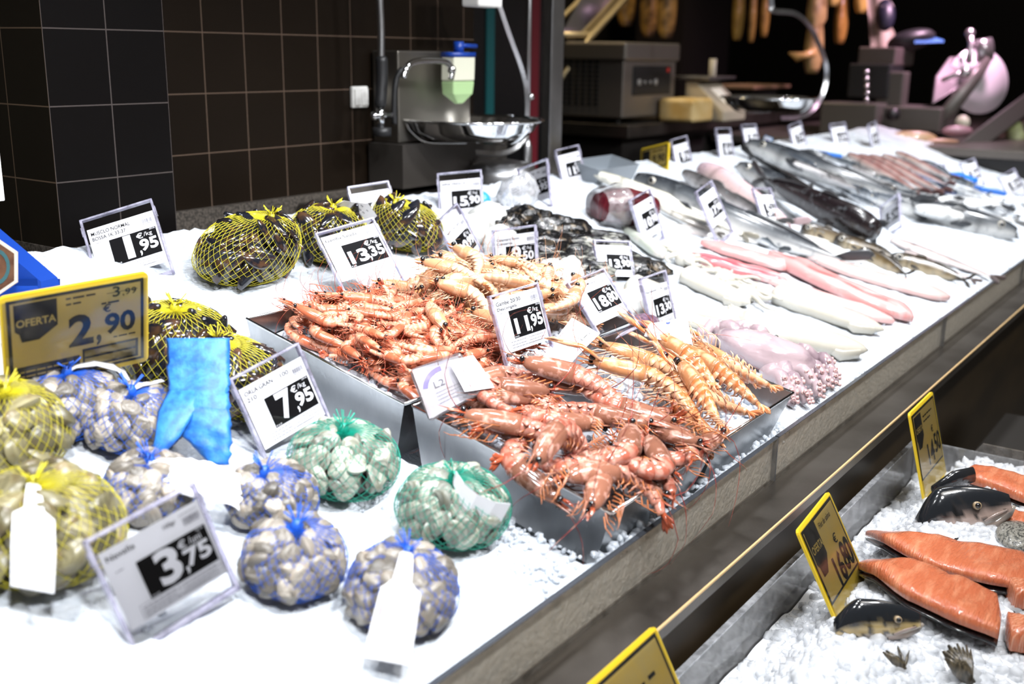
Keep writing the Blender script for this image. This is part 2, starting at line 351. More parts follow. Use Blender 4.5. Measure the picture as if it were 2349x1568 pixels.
mi_.build('ice_chip', ICE3, None, True, None, 'coarse glassy ice chips on top of the acrylic tub heap', 'ice', None, 'stuff')
# ================================================================ steel trays, tilted with the counter
def tray(cx, y0, y1, x0, x1, dep, label):
    # frame: origin at the front edge of the rim, X along the counter, Y up the slope, Z out of it
    t = thing('steel_tray', label, 'tray', Matrix.Translation((0, 0, .96)) @ TR0)
    sc = 1/math.cos(SA); a, b = y0*sc, y1*sc; ins = .022; th = .0022
    def ring(x0, x1, a, b, z): return [(x0, a, z), (x1, a, z), (x1, b, z), (x0, b, z)]
    m = MB(); o = [ring(x0, x1, a, b, 0), ring(x0+ins, x1-ins, a+ins*.6, b-ins, -dep)]
    i_ = [ring(x0+th, x1-th, a+th, b-th, 0), ring(x0+ins+th, x1-ins-th, a+ins*.6+th, b-ins-th, -dep+th)]
    m.loft([o[0], o[1]], cap=False); m.add(o[1], [(3, 2, 1, 0)]); m.loft([i_[1], i_[0]], cap=False); m.add(i_[1], [(0, 1, 2, 3)])
    body = m.build('tray_body', STEEL, t, False); body.data.materials[0] = STEEL_T
    r = MB(); w_ = .0045
    c = [Vector(v) for v in ring(x0, x1, a, b, .0)]
    for p, q in zip(c, c[1:]+c[:1]): r.tube([p, q], .0026, 6)
    r.build('rolled_rim', STEEL_R, t)
    return t
STEEL_T = mat('wet tray steel', (.42, .43, .44), .28, 1, n2=(.30, .31, .32), nscale=14, nlo=.35, nhi=.65, bump=(260, .25, .0015), stretch=(1, 1, .35))
STEEL_R = mat('tray rim steel', (.75, .75, .76), .18, 1)
TA = (1.111, 1.418, -.001, .325); TB = (1.426, 1.735, .001, .312); TC = (1.105, 1.418, .335, .655); TD = (1.426, 1.735, .322, .640)
for (x0, x1, y0, y1), lb in ((TA, 'deep steel tray full of large red gamba prawns'), (TB, 'deep steel tray holding the orange langoustines'), (TC, 'deep steel tray heaped with small coral red shrimp'), (TD, 'steel tray buried under the pale peach prawns')):
    tray(0, y0, y1, x0, x1, .10, lb)
TM = Matrix.Translation((0, 0, .96)) @ TR0
icet = mat('tray ice', (.58, .61, .66), .25, n2=(.44, .48, .55), nscale=60, nlo=.4, nhi=.7, bump=(140, .5, .004))
for (x0, x1, y0, y1), dz, lb in ((TA, -.050, 'crushed ice under the large red gamba prawns'), (TB, -.042, 'crushed ice under the orange langoustines'), (TC, -.030, 'crushed ice under the small coral red shrimp'), (TD, -.030, 'crushed ice under the pale peach prawns')):
    g = MB().grid(40, 40, lambda u, v: (x0+.012+u*(x1-x0-.024), (y0+.010+v*(y1-y0-.022))/math.cos(SA), dz+nz(u, v, x0, 6)*.008+nz(u, v, x0, 20)*.004-.0*u))
    rg_ = random.Random(int(x0*100)+int(y0*77))
    chips(g, 260, lambda rg: Vector((rg.uniform(x0+.02, x1-.02), rg.uniform(y0+.015, y1-.02)/math.cos(SA), dz+.004)), .004, .011, rg_.randint(0, 999))
    g.build('crushed_ice', icet, None, True, TM, lb, 'ice', None, 'stuff')
# ================================================================ prawns and shrimp
def prawn(kind, L, curl, seed, palette, rostrum=.16, fat=.062, ant=1.3, legs=True, claws=False, serr=False):
    """one prawn lying along +X, back towards +Z; L = body length"""
    rg = random.Random(seed); c_head, c_body, c_band, c_fan, c_leg, c_ant = palette
    t = bpy.data.objects.new(kind, None); COL.objects.link(t); t['category'] = 'prawn'
    n_h, n_s = 9, 6; hl = .40*L; al = .50*L
    # spine: straight head, then curling abdomen
    P = []; x, z, a = .12*L, 0.0, 0.0
    for i in range(n_h+1): P.append((Vector((x-hl*i/n_h, 0, 0)), 0.0))
    p = Vector((x-hl, 0, 0)); steps = n_s*4
    for i in range(1, steps+1):
        f = i/steps; a += curl/steps*(1.25 if f < .6 else .6)
        p = p + Vector((-math.cos(a), 0, -math.sin(a)))*(al/steps); P.append((p.copy(), a))
    cen = sum((q for q, _ in P), Vector())/len(P)
    def rad(s):                                        # s 0 head front .. 1 tail
        if s < .44: return fat*L*(.50+.50*math.sin(min(1, s/.30)*PI/2))
        f = (s-.44)/.56; return fat*L*(1.0-.62*f**1.25)
    NV = 14
    def ring(pt, a, r, zs=1.18, ys=.92, dz=0):
        up = Vector((-math.sin(a), 0, math.cos(a))); o = []
        for j in range(NV):
            th = 2*PI*j/NV; cz = math.cos(th); sy = math.sin(th)
            q = r*zs*(cz if cz > 0 else cz*.92)
            o.append(pt + up*(q+dz) + Vector((0, r*ys*sy, 0)) - cen)
        return o
    def shade(c, th, k=1): return tuple(x_*k for x_ in c)
    head = MB(); R = []; Cc = []
    for i in range(n_h+1):
        s = .44*i/n_h; R.append(ring(P[i][0], 0, rad(s)*(1.05 if i else .55)*(1.04 if i == n_h else 1)))
        row = []
        for j in range(NV):
            cz = math.cos(2*PI*j/NV); m_ = .5+.5*nz(i*.5, j*.6, seed, 1.3); d = .78+.22*m_-.10*max(0, cz)
            row.append(tuple(ch*d for ch in c_head))
        Cc.append(row)
    head.loft(R, 0, Cc)
    # rostrum and antennal scales
    f0 = P[0][0]-cen; r0 = rad(0)
    head.tube([f0+Vector((-.14*L, 0, rad(.2)*1.22)), f0+Vector((-.02*L, 0, r0*1.15)), f0+Vector((rostrum*.6*L, 0, r0*1.0)), f0+Vector((rostrum*L, 0, r0*1.35))], [.006*L, .012*L, .007*L, .001*L], 6, 0, c_head, None, .6)
    for sg in (-1, 1):
        head.tube([f0+Vector((-.01*L, sg*r0*.5, -r0*.1)), f0+Vector((.06*L, sg*r0*.75, -r0*.15)), f0+Vector((.125*L, sg*r0*.6, -r0*.2))], [.012*L, .020*L, .004*L], 6, 0, c_fan, None, .35)
    head.build('carapace', PR_MAT[kind], t)
    ab = MB(); R = []; Cc = []
    for g in range(n_s):
        for k in range(5):
            f = (g*4+k)/(n_s*4); idx = n_h+min(g*4+k, steps); r = rad(.44+.56*f)*(1.055-.10*(k/4) if k else .97)
            R.append(ring(P[idx][0]+Vector((.0008*k, 0, 0)), P[idx][1], r))
            band = k in (3, 4); row = []
            for j in range(NV):
                cz = math.cos(2*PI*j/NV); d = .86+.14*nz(g, j*.7, seed, 1.7); col = c_band if (band or cz < -.55) else c_body
                row.append(tuple(ch*d for ch in col))
            Cc.append(row)
    ab.loft(R, 0, Cc)
    for g in range(n_s-1):                             # side plates, pointed on langoustines
        idx = n_h+g*4+2; pt, a = P[idx]; r = rad(.44+.56*(g*4+2)/(n_s*4)); up = Vector((-math.sin(a), 0, math.cos(a))); tg = Vector((-math.cos(a), 0, -math.sin(a)))
        for sg in (-1, 1):
            b0 = pt-cen+Vector((0, sg*r*.90, 0)); e = 1.45 if serr else 1.12
            q = [b0+tg*(-r*.45)+up*(r*.1), b0+tg*(r*.55)+up*(r*.1), b0+tg*(r*.3)-up*(r*e*.75)+Vector((0, sg*r*.12, 0)), b0+tg*(r*.05)-up*(r*e)+Vector((0, sg*r*.10, 0)), b0+tg*(-r*.35)-up*(r*.6)]
            q2 = [v+Vector((0, -sg*.0012, 0)) for v in q]
            ab.loft([q, q2], 0, [c_band, c_band])
    if legs:
        for g in range(4):                             # swimming legs
            idx = n_h+g*4+2; pt, a = P[idx]; up = Vector((-math.sin(a), 0, math.cos(a))); r = rad(.44+.56*(g*4+2)/(n_s*4))
            for sg in (-1, 1):
                b0 = pt-cen-up*r*.95+Vector((0, sg*r*.4, 0)); ab.tube([b0, b0-up*.035*L+Vector((.014*L, sg*.004*L, 0)), b0-up*.052*L+Vector((.045*L, 0, 0))], [.006*L, .009*L, .002*L], 5, 0, c_leg, None, .5)
    ab.build('abdomen', PR_MAT[kind], t)
    fan = MB(); pt, a = P[-1]; b0 = pt-cen; tg = Vector((-math.cos(a), 0, -math.sin(a))); up = Vector((-math.sin(a), 0, math.cos(a))); r = rad(1)
    fan.tube([b0, b0+tg*.06*L+up*.004*L, b0+tg*.125*L], [r*.95, r*.65, .002*L], 7, 0, c_fan, None, .7)
    for sg in (-1, 1):
        for sp, ln in ((.30, .135), (.62, .12)):
            d = (tg + Vector((0, sg*sp, 0))).normalized(); fan.tube([b0, b0+d*.05*L, b0+d*ln*.8*L, b0+d*ln*L], [r*.4, .020*L, .022*L, .006*L], 7, 0, c_fan, None, .22)
    fan.build('tail_fan', PR_MAT[kind], t)
    er = EYE_R[kind]*L
    for sg in (-1, 1): MB().ball(f0+Vector((.012*L, sg*(r0*.78+er*.2), r0*.42)), (er, er, er*1.1), 9, 7).build('eye', EYEB, t)
    if legs:
        lg = MB()
        for k in range(5):
            xb = f0.x-(.05+.052*k)*L
            for sg in (-1, 1):
                r = rad(.2); b = Vector((xb, sg*r*.55, -r*.85)); k1 = b+Vector((.035*L+rg.uniform(-.01, .02)*L, sg*.035*L, -.045*L)); k2 = k1+Vector((.06*L+rg.uniform(-.03, .02)*L, -sg*.018*L, -.038*L)); k3 = k2+Vector((.05*L, -sg*.02*L, -.005*L))
                lg.tube([b, k1, k2, k3], [.0062*L, .0055*L, .004*L, .0015*L], 5, 0, c_leg)
        lg.build('walking_legs', PR_MAT[kind], t)
    for sg in (-1, 1):
        q = [f0+Vector((.01*L, sg*r0*.4, -.1*r0))]; d = Vector((1, sg*.25, .15)).normalized()
        for k in range(11):
            d = (d+Vector((rg.uniform(-.42, .02), rg.uniform(-.2, .2)+sg*.16, rg.uniform(-.10, .12)))).normalized(); q.append(q[-1]+d*(ant*L/11))
        MB().tube(q, [.0042*L*(1-.82*k/11) for k in range(12)], 4, 0, c_ant).build('antenna', PR_MAT[kind], t)
    if claws:
        for sg in (-1, 1):
            b = f0+Vector((-.08*L, sg*r0*.8, -r0*.5)); sp = rg.uniform(.05, .22)
            e1 = b+Vector((.12*L, sg*(.05+sp*.3)*L, .0)); e2 = e1+Vector((.07*L, sg*sp*.25*L, .015*L)); d = (Vector((1, sg*(sp*.5-.10), .02))).normalized(); e3 = e2+d*.16*L; e4 = e3+d*.13*L
            c = MB(); c.tube([b, e1, e2, e2+d*.03*L, e2+d*.10*L, e3, e4], [.010*L, .017*L, .018*L, .024*L, .027*L, .022*L, .004*L], 8, 0, c_leg, None, .75, cols=[c_leg, c_body, c_body, c_body, c_band, c_band, c_head])
            sd = d.cross(Vector((0, 0, 1))).normalized()*sg
            c.tube([e3-d*.015*L-sd*.010*L, e3+d*.06*L-sd*.024*L, e3+d*.115*L-sd*.008*L], [.012*L, .012*L, .002*L], 7, 0, c_band)
            for k in range(8): c.ball(e2+d*(.03+.016*k)*L+Vector((0, 0, .021*L))+sd*.006*L, .0042*L, 6, 4, 0, c_band)
            c.build('claw', PR_MAT[kind], t)
    return Kind(t)
PR_MAT = {'gamba_prawn': mat('gamba shell', (1, 1, 1), .16, attr=True, spec=.6, n2=(.62, .34, .27), nscale=75, nlo=.52, nhi=.70, rnd=(.72, 1.12), coat=.15, bump=(90, .25, .0012)),
          'small_shrimp': mat('small shrimp shell', (1, 1, 1), .22, attr=True, spec=.5, n2=(.66, .32, .20), nscale=60, nlo=.48, nhi=.72, rnd=(.78, 1.12), coat=.25),
          'pale_prawn': mat('pale prawn shell', (1, 1, 1), .2, attr=True, spec=.4, n2=(.72, .50, .34), nscale=50, nlo=.5, nhi=.72, rnd=(.8, 1.02), coat=.05),
          'langoustine': mat('langoustine shell', (1, 1, 1), .18, attr=True, spec=.6, n2=(.70, .42, .24), nscale=45, nlo=.5, nhi=.72, rnd=(.85, 1.08), coat=.3)}
EYE_R = {'gamba_prawn': .022, 'small_shrimp': .022, 'pale_prawn': .032, 'langoustine': .030}
PAL = {'gamba_prawn': ((.29, .120, .075), (.42, .115, .072), (.56, .23, .165), (.38, .075, .03), (.42, .14, .05), (.24, .02, .014)),
       'small_shrimp': ((.48, .125, .060), (.64, .215, .120), (.76, .38, .26), (.44, .07, .03), (.46, .11, .05), (.40, .055, .03)),
       'pale_prawn': ((.56, .27, .14), (.62, .34, .20), (.70, .45, .30), (.58, .21, .08), (.60, .33, .19), (.50, .22, .11)),
       'langoustine': ((.46, .20, .085), (.52, .155, .045), (.60, .32, .18), (.54, .20, .08), (.60, .37, .25), (.34, .05, .02))}
def pxdir(c, d): return ang_px(c, (c[0]+d[0], c[1]+d[1]), .96)
def lay(K, c, d, label, group, up=.03, roll=90, pitch=0, z0=.96, sc=1.0):
    """put a prawn with its middle at photo point c, head pointing along d, `up` above the rim plane"""
    p = hs(c[0], c[1], z0+up); a = ang_px(c, (c[0]+d[0], c[1]+d[1]), z0+up)
    return K.put(Matrix.Translation(p) @ TR0 @ Matrix.Rotation(a, 4, 'Z') @ Matrix.Rotation(math.radians(pitch), 4, 'Y') @ Matrix.Rotation(math.radians(roll), 4, 'X') @ Matrix.Scale(sc, 4), label, group)
# ---- large gambas: the ones that stand out
G = [prawn('gamba_prawn', .192, math.radians(c), 20+i, PAL['gamba_prawn'], .20, .076, .85) for i, c in enumerate((35, 95, 150, 190))]
gg = 'large red gambas in the front steel tray'
lay(G[1], (1300, 1010), (-70, 85), 'large red gamba hanging its head over the left rim of the front tray', gg, .050, 35, 8)
lay(G[2], (1150, 905), (100, 8), 'large red gamba curled in a hook beside the purple-labelled pack', gg, .042, -90)
lay(G[0], (1228, 992), (-100, -20), 'large red gamba lying straight, head towards the left rim of the tray', gg, .030, 80)
lay(G[2], (1395, 1035), (20, -100), 'large red gamba lying back outwards beside the ring-curled one', gg, .034, 70, 0)
lay(G[3], (1478, 1055), (-35, -80), 'large red gamba curled into a near ring close to the front rim', gg, .032, 90)
lay(G[0], (1345, 880), (-100, -25), 'large red gamba on top of the heap against the langoustine tray', gg, .046, 40)
lay(G[0], (1395, 915), (100, 30), 'long red gamba lying along the divider, head near the far rim', gg, .032, 100)
lay(G[1], (1545, 1012), (-90, -30), 'large red gamba with its tail fan pointing at the front right corner', gg, .014, 95)
lay(G[1], (1440, 1108), (-70, 10), 'large red gamba head down in the front left corner of the tray', gg, .012, 60)
rg = random.Random(41)
low = 'large red gamba among others low in the front steel tray'
for c, d, up, ro in (((1165, 1005), (-100, -60), .002, 90), ((1200, 1050), (90, 60), .004, 100), ((1260, 955), (100, -5), .022, 85), ((1225, 930), (-100, 10), .026, 95), ((1330, 945), (90, 30), .024, -85), ((1460, 960), (100, 40), .022, 80), ((1500, 1000), (60, 60), .012, 95), ((1375, 1060), (90, 50), .006, -90), ((1475, 1085), (-80, -15), .002, 80), ((1240, 870), (100, 20), .024, 90), ((1180, 875), (-100, 20), .016, 90), ((1560, 1045), (80, -40), .004, 85), ((1450, 1010), (-80, 60), .020, -80), ((1300, 1060), (80, -60), .012, 90), ((1125, 965), (-90, -60), .004, 90), ((1520, 965), (90, 60), .006, 90), ((1400, 1085), (-30, 90), .014, 75)):
    lay(G[rg.randrange(3)], c, d, low, gg, up, ro+rg.uniform(-15, 15), rg.uniform(-8, 8))
# ---- small coral shrimp heap
SH = [prawn('small_shrimp', .116, math.radians(c), 50+i, PAL['small_shrimp'], .24, .068, .8) for i, c in enumerate((30, 80, 120, 165))]
sg_ = 'small coral shrimp in the rear steel tray'
rg = random.Random(5); pts = []
def heap(u, v): return .042*(1-abs(2*u-1)**3)*(1-abs(2*v-1)**3)
for lay_i, (n, zl) in enumerate(((40, .0), (50, .55), (44, 1.0))):
    placed = []; tries = 0
    while len(placed) < n and tries < 4000:
        tries += 1; u, v = rg.uniform(.17, .90), rg.uniform(.06, .93)
        if lay_i == 2 and (u < .2 or v < .12): continue
        if any((u-a)**2+(v-b)**2 < (.085 if lay_i else .10)**2 for a, b in placed): continue
        placed.append((u, v))
    for u, v in placed:
        x = TC[0]+u*(TC[1]-TC[0]); y = (TC[2]+v*(TC[3]-TC[2]))/math.cos(SA); z = -.022+heap(u, v)*(.35+.75*zl)+.012*zl
        a = rg.choice((-.5, -.5, -.2, 2.6, 2.7, .4, -1.0))+rg.uniform(-.5, .5)
        if u < .26 or u > .84: a = rg.choice((1.3, -1.3, 1.7, -1.8))+rg.uniform(-.25, .25)
        z += .012*(1-min(1, abs(u-.5)*2))*0+.010*(v < .2)
        M = TM @ Matrix.Translation((x, y, z)) @ Matrix.Rotation(a, 4, 'Z') @ Matrix.Rotation(rg.uniform(-.18, .18), 4, 'Y') @ Matrix.Rotation(rg.choice((PI/2, -PI/2))+rg.uniform(-.4, .4), 4, 'X') @ Matrix.Scale(rg.uniform(.85, 1.12), 4)
        SH[rg.randrange(4)].put(M, 'small coral shrimp among many in the heap in the rear steel tray', sg_)
# ---- pale prawns
PP = [prawn('pale_prawn', .132, math.radians(c), 80+i, PAL['pale_prawn'], .13, .088, .7) for i, c in enumerate((25, 60, 110))]
pg = 'pale peach prawns heaped behind the shrimp card'
for c, d, up, ro, lb in (((995, 715), (30, 40), .045, 70, 'pale prawn curled by itself at the corner next to the coral shrimp'), ((1055, 625), (-70, -20), .075, 60, 'pale prawn at the top of its heap facing left, two black eyes showing'), ((1100, 655), (-100, -5), .060, 30, 'pale prawn stretched out across the middle of its heap'), ((1140, 640), (95, 12), .074, 45, 'pale prawn facing right below the squid price card'), ((1085, 600), (-60, -35), .085, 60, 'topmost pale prawn, leaning against the squid price card'), ((1085, 685), (-90, -20), .050, 45, 'pale prawn with a dark spotted back under the stretched-out one'), ((1165, 745), (-100, -40), .040, 70, 'pale prawn pushed against the left edge of the 11,95 card'), ((1300, 690), (30, -90), .060, 70, 'pale prawn standing on its tail beside the langoustine card')):
    lay(PP[rg.randrange(2)], c, d, lb, pg, up, ro, rg.uniform(-5, 5))
for lay_i, (n, zl) in enumerate(((20, 0), (26, .6), (16, 1.0))):
    placed = []; tries = 0
    while len(placed) < n and tries < 4000:
        tries += 1; u, v = rg.uniform(.02, 1.0), rg.uniform(.22, .98)
        if u < .5 and v < .34: continue
        if any((u-a)**2+(v-b)**2 < .115**2 for a, b in placed): continue
        placed.append((u, v))
    for u, v in placed:
        x = TD[0]+u*(TD[1]-TD[0]); y = (TD[2]+v*(TD[3]-TD[2]))/math.cos(SA); z = -.015+.062*(1-abs(2*u-1)**3)*(1-abs(2*v-1.05)**2.5)*(.4+.6*zl)+.012*zl
        a = rg.choice((2.6, 2.9, -.3, -.6, .2))+rg.uniform(-.6, .6)
        PP[rg.randrange(3)].put(TM @ Matrix.Translation((x, y, z)) @ Matrix.Rotation(a, 4, 'Z') @ Matrix.Rotation(rg.uniform(-.2, .2), 4, 'Y') @ Matrix.Rotation(rg.choice((PI/2, -PI/2, .5))+rg.uniform(-.4, .4), 4, 'X') @ Matrix.Scale(rg.uniform(.88, 1.1), 4), 'pale peach prawn among many in the heap behind the 11,95 card', pg)
# ---- langoustines
LG = [prawn('langoustine', .205, math.radians(c), 120+i, PAL['langoustine'], .10, .066, .8, claws=True, serr=True) for i, c in enumerate((8, 60, 22))]
LG.append(prawn('langoustine', .19, .3, 131, PAL['langoustine'], .10, .058, .6, serr=True))
lg_ = 'langoustines in the right-hand steel tray'
for c, d, k, up, ro, lb in (((1610, 905), (-80, -105), 0, .030, 10, 'langoustine with two black eyes lying back up in the middle of its tray'), ((1668, 868), (-90, -62), 0, .028, 8, 'langoustine lying back up along the far side of the tray, grey head'), ((1505, 880), (-100, -25), 1, .040, 70, 'langoustine on its side with a toothed edge, tail bent down'), ((1690, 845), (-85, -55), 0, .016, 170, 'langoustine lying belly up against the octopus side of the tray'), ((1640, 915), (-95, -65), 2, .012, 160, 'belly-up langoustine wedged between the two back-up ones'), ((1560, 930), (70, 60), 3, .006, 150, 'pale langoustine lying along the divider beside the gambas'), ((1560, 895), (-60, -70), 1, .006, 60, 'langoustine half hidden under the middle one'), ((1520, 840), (-90, -30), 0, .020, 60, 'langoustine at the back of the tray with raised claws'), ((1590, 835), (-90, -60), 2, .022, 20, 'langoustine behind the two back-up ones, claws towards the bag label'), ((1640, 838), (-95, -50), 0, .004, 165, 'belly-up langoustine in the far corner under the round-emblem label'), ((1575, 945), (-80, -75), 2, .000, 30, 'small-bodied langoustine low along the divider side')):
    lay(LG[k], c, d, lb, lg_, up, ro, 0)
# ================================================================ price cards
_tc = {}
def text_geo(s, bold):
    k = (s, bold)
    if k not in _tc:
        cu = bpy.data.curves.new('t', 'FONT'); cu.body = s; cu.size = 1; cu.resolution_u = 3; cu.offset = bold
        o = bpy.data.objects.new('t', cu); COL.objects.link(o); dg = bpy.context.evaluated_depsgraph_get(); me = bpy.data.meshes.new_from_object(o.evaluated_get(dg))
        vs = [tuple(v.co) for v in me.vertices]; fs = [tuple(p.vertices) for p in me.polygons]
        bpy.data.objects.remove(o); bpy.data.curves.remove(cu); bpy.data.meshes.remove(me)
        _tc[k] = (vs, fs)
    return _tc[k]
def put_text(mb, s, box, mi, bold=0.0, y=-.0006, M=None, keep=False, slant=0):
    """write s into box = (x0, z0, x1, z1) of the card plane (X right, Z up, towards -Y)"""
    vs, fs = text_geo(s, bold)
    if not vs: return
    a0 = min(v[0] for v in vs); a1 = max(v[0] for v in vs); b0 = min(v[1] for v in vs); b1 = max(v[1] for v in vs)
    x0, z0, x1, z1 = box; kx = (x1-x0)/max(a1-a0, 1e-6); kz = (z1-z0)/max(b1-b0, 1e-6)
    kx0 = kx; kx = min(kx, kz*(1.0 if keep else 1.30)); x0 += (kx0-kx)*(a1-a0)/2*(bold > .03)
    mb.add([(x0+(v[0]-a0)*kx+slant*(v[1]-b0)*kz, y, z0+(v[1]-b0)*kz) for v in vs], fs, mi, (1, 1, 1), M)
def rect(mb, x0, z0, x1, z1, mi, y=-.0003, M=None): mb.add([(x0, y, z0), (x1, y, z0), (x1, y, z1), (x0, y, z1)], [(0, 1, 2, 3)], mi, (1, 1, 1), M)
def barcode(mb, x0, z0, x1, z1, mi, seed, y=-.0006, M=None):
    rg = random.Random(seed); x = x0
    while x < x1:
        wd = rg.choice((.4, .7, 1.0, 1.4))*(x1-x0)/34; rect(mb, x, z0, min(x+wd, x1), z1, mi, y, M); x += wd+rg.choice((.5, .9, 1.3))*(x1-x0)/34
def greek(mb, x0, z, x1, hgt, mi, seed, y=-.0006, M=None):  # print too small to read: broken dashes
    rg = random.Random(seed); x = x0
    while x < x1-.001:
        wd = rg.uniform(1.5, 5)*hgt; rect(mb, x, z, min(x+wd, x1), z+hgt*.7, mi, y, M); x += wd+hgt*.7
def pose(P, lean=True):
    o, ux, uz, w, h = P; X = Vector(ux).normalized(); Z = Vector(uz); Z = (Z-X*Z.dot(X)).normalized(); Y = Z.cross(X)
    for _ in range(40):                                # a card leans back a little in the ice
        if Y.z <= -.24 or not lean: break
        Z = (Matrix.Rotation(math.radians(-1), 3, X) @ Z).normalized(); Y = Z.cross(X)
    return Matrix(((X.x, Y.x, Z.x, o[0]), (X.y, Y.y, Z.y, o[1]), (X.z, Y.z, Z.z, o[2]), (0, 0, 0, 1))), w, h
CGRP = 'clear price card holders'
def price_card(P, big, cents, l1, l2, label, up=0.0, unit='/kg', extra='', seed=0, sink=.012):
    M, w, h = pose(P); t = thing('price_card', label, 'price card', M, CGRP)
    c = MB(); W = w/2
    rect(c, -W*.88, h*(.10+up), W*.93, h*(.84+up*.75), 0, 0)
    c.add([(-W*.88, .0004, h*(.10+up)), (W*.93, .0004, h*(.10+up)), (W*.93, .0004, h*(.84+up*.75)), (-W*.88, .0004, h*(.84+up*.75))], [(3, 2, 1, 0)], 0)
    bx0, bx1, bz0, bz1 = -W*.40, W*.87, h*(.255+up), h*(.615+up); bh = bz1-bz0; bw = bx1-bx0
    rect(c, bx0, bz0, bx1, bz1, 1)
    if len(big) == 1:
        put_text(c, big, (bx0+bw*.20, bz0+bh*.08, bx0+bw*.53, bz0+bh*.97), 0, .035); cx = .56
        put_text(c, cents, (bx0+bw*.585, bz0+bh*.20, bx0+bw*.97, bz0+bh*.66), 0, .035)
    else:
        put_text(c, big, (bx0+bw*.06, bz0+bh*.12, bx0+bw*.56, bz0+bh*.68), 0, .035)
        put_text(c, cents, (bx0+bw*.61, bz0+bh*.20, bx0+bw*.98, bz0+bh*.66), 0, .035)
    put_text(c, ',', (bx0+bw*.555, bz0+bh*.05, bx0+bw*.60, bz0+bh*.26), 0, .035)
    put_text(c, '€', (bx0+bw*.56, bz0+bh*.70, bx0+bw*.70, bz0+bh*.92), 0, .015)
    put_text(c, unit, (bx0+bw*.72, bz0+bh*.70, bx0+bw*.90, bz0+bh*.90), 0, 0)
    put_text(c, 'P.V.P.', (bx0+bw*.02, bz0+bh*.015, bx0+bw*.15, bz0+bh*.07), 0, .01)
    put_text(c, '2018', (bx0+bw*.86, bz0+bh*.93, bx0+bw*.98, bz0+bh*.985), 0, 0)
    if l1: put_text(c, l1, (-W*.80, h*(.735+up*.8), -W*.80+W*min(1.05, .088*len(l1)), h*(.785+up*.8)), 1, .004)
    if l2: put_text(c, l2, (-W*.80, h*(.66+up*.8), -W*.80+W*min(.9, .088*len(l2)), h*(.71+up*.8)), 1, .004)
    if extra: put_text(c, extra, (W*.22, h*(.735+up*.8), W*.45, h*(.785+up*.8)), 1, .0)
    barcode(c, W*.56, h*(.70+up*.8), W*.86, h*(.755+up*.8), 2, seed+1); greek(c, W*.56, h*(.685+up*.8), W*.84, .0014, 2, seed+2); greek(c, W*.52, h*(.785+up*.8), W*.86, .0010, 2, seed+6)
    greek(c, -W*.74, h*(.62+up*.9), -W*.60, .0012, 2, seed+9)
    zb = [h*(v+up) for v in (.255, .205, .165, .13)]       # the small ruled table under the price
    for z in zb: rect(c, -W*.62, z-.0004, W*.90, z, 2)
    for x in (-W*.62, W*.08, W*.90): rect(c, x-.0002, zb[2 if x > 0 and x < W*.5 else -1], x+.0002, zb[0], 2)
    for q in range(3): greek(c, -W*.58, zb[q+1]+.0014, W*(.02 if q < 2 else .6), .0014, 2, seed+20+q); greek(c, W*.14, zb[q+1]+.0014, W*.8, .0012, 2, seed+40+q)
    c.build('printed_card', [PAPER, INK, GREYINK], t, False)
    hd_ = MB(); rect(hd_, -W+.002, .002-sink, W-.002, h-.002, 0, -.0022); hd_.build('clear_pocket', CLEAR, t, False)
    e = MB()
    for c0, d in (((-W+.0022, .001, h/2-sink/2), (.0044, .0085, h+sink)), ((W-.0022, .001, h/2-sink/2), (.0044, .0085, h+sink)), ((0, .001, h-.0018), (w, .0085, .0036)), ((0, .001, -sink+.003), (w, .0085, .006))): e.box(c0, d)
    for sx in (-1, 1): e.box((sx*(W+.0004), .001, h*.82), (.0022, .0095, h*.13))
    bevel(e.build('pocket_edge', EDGE, t, False), .0008, 1)
    return t
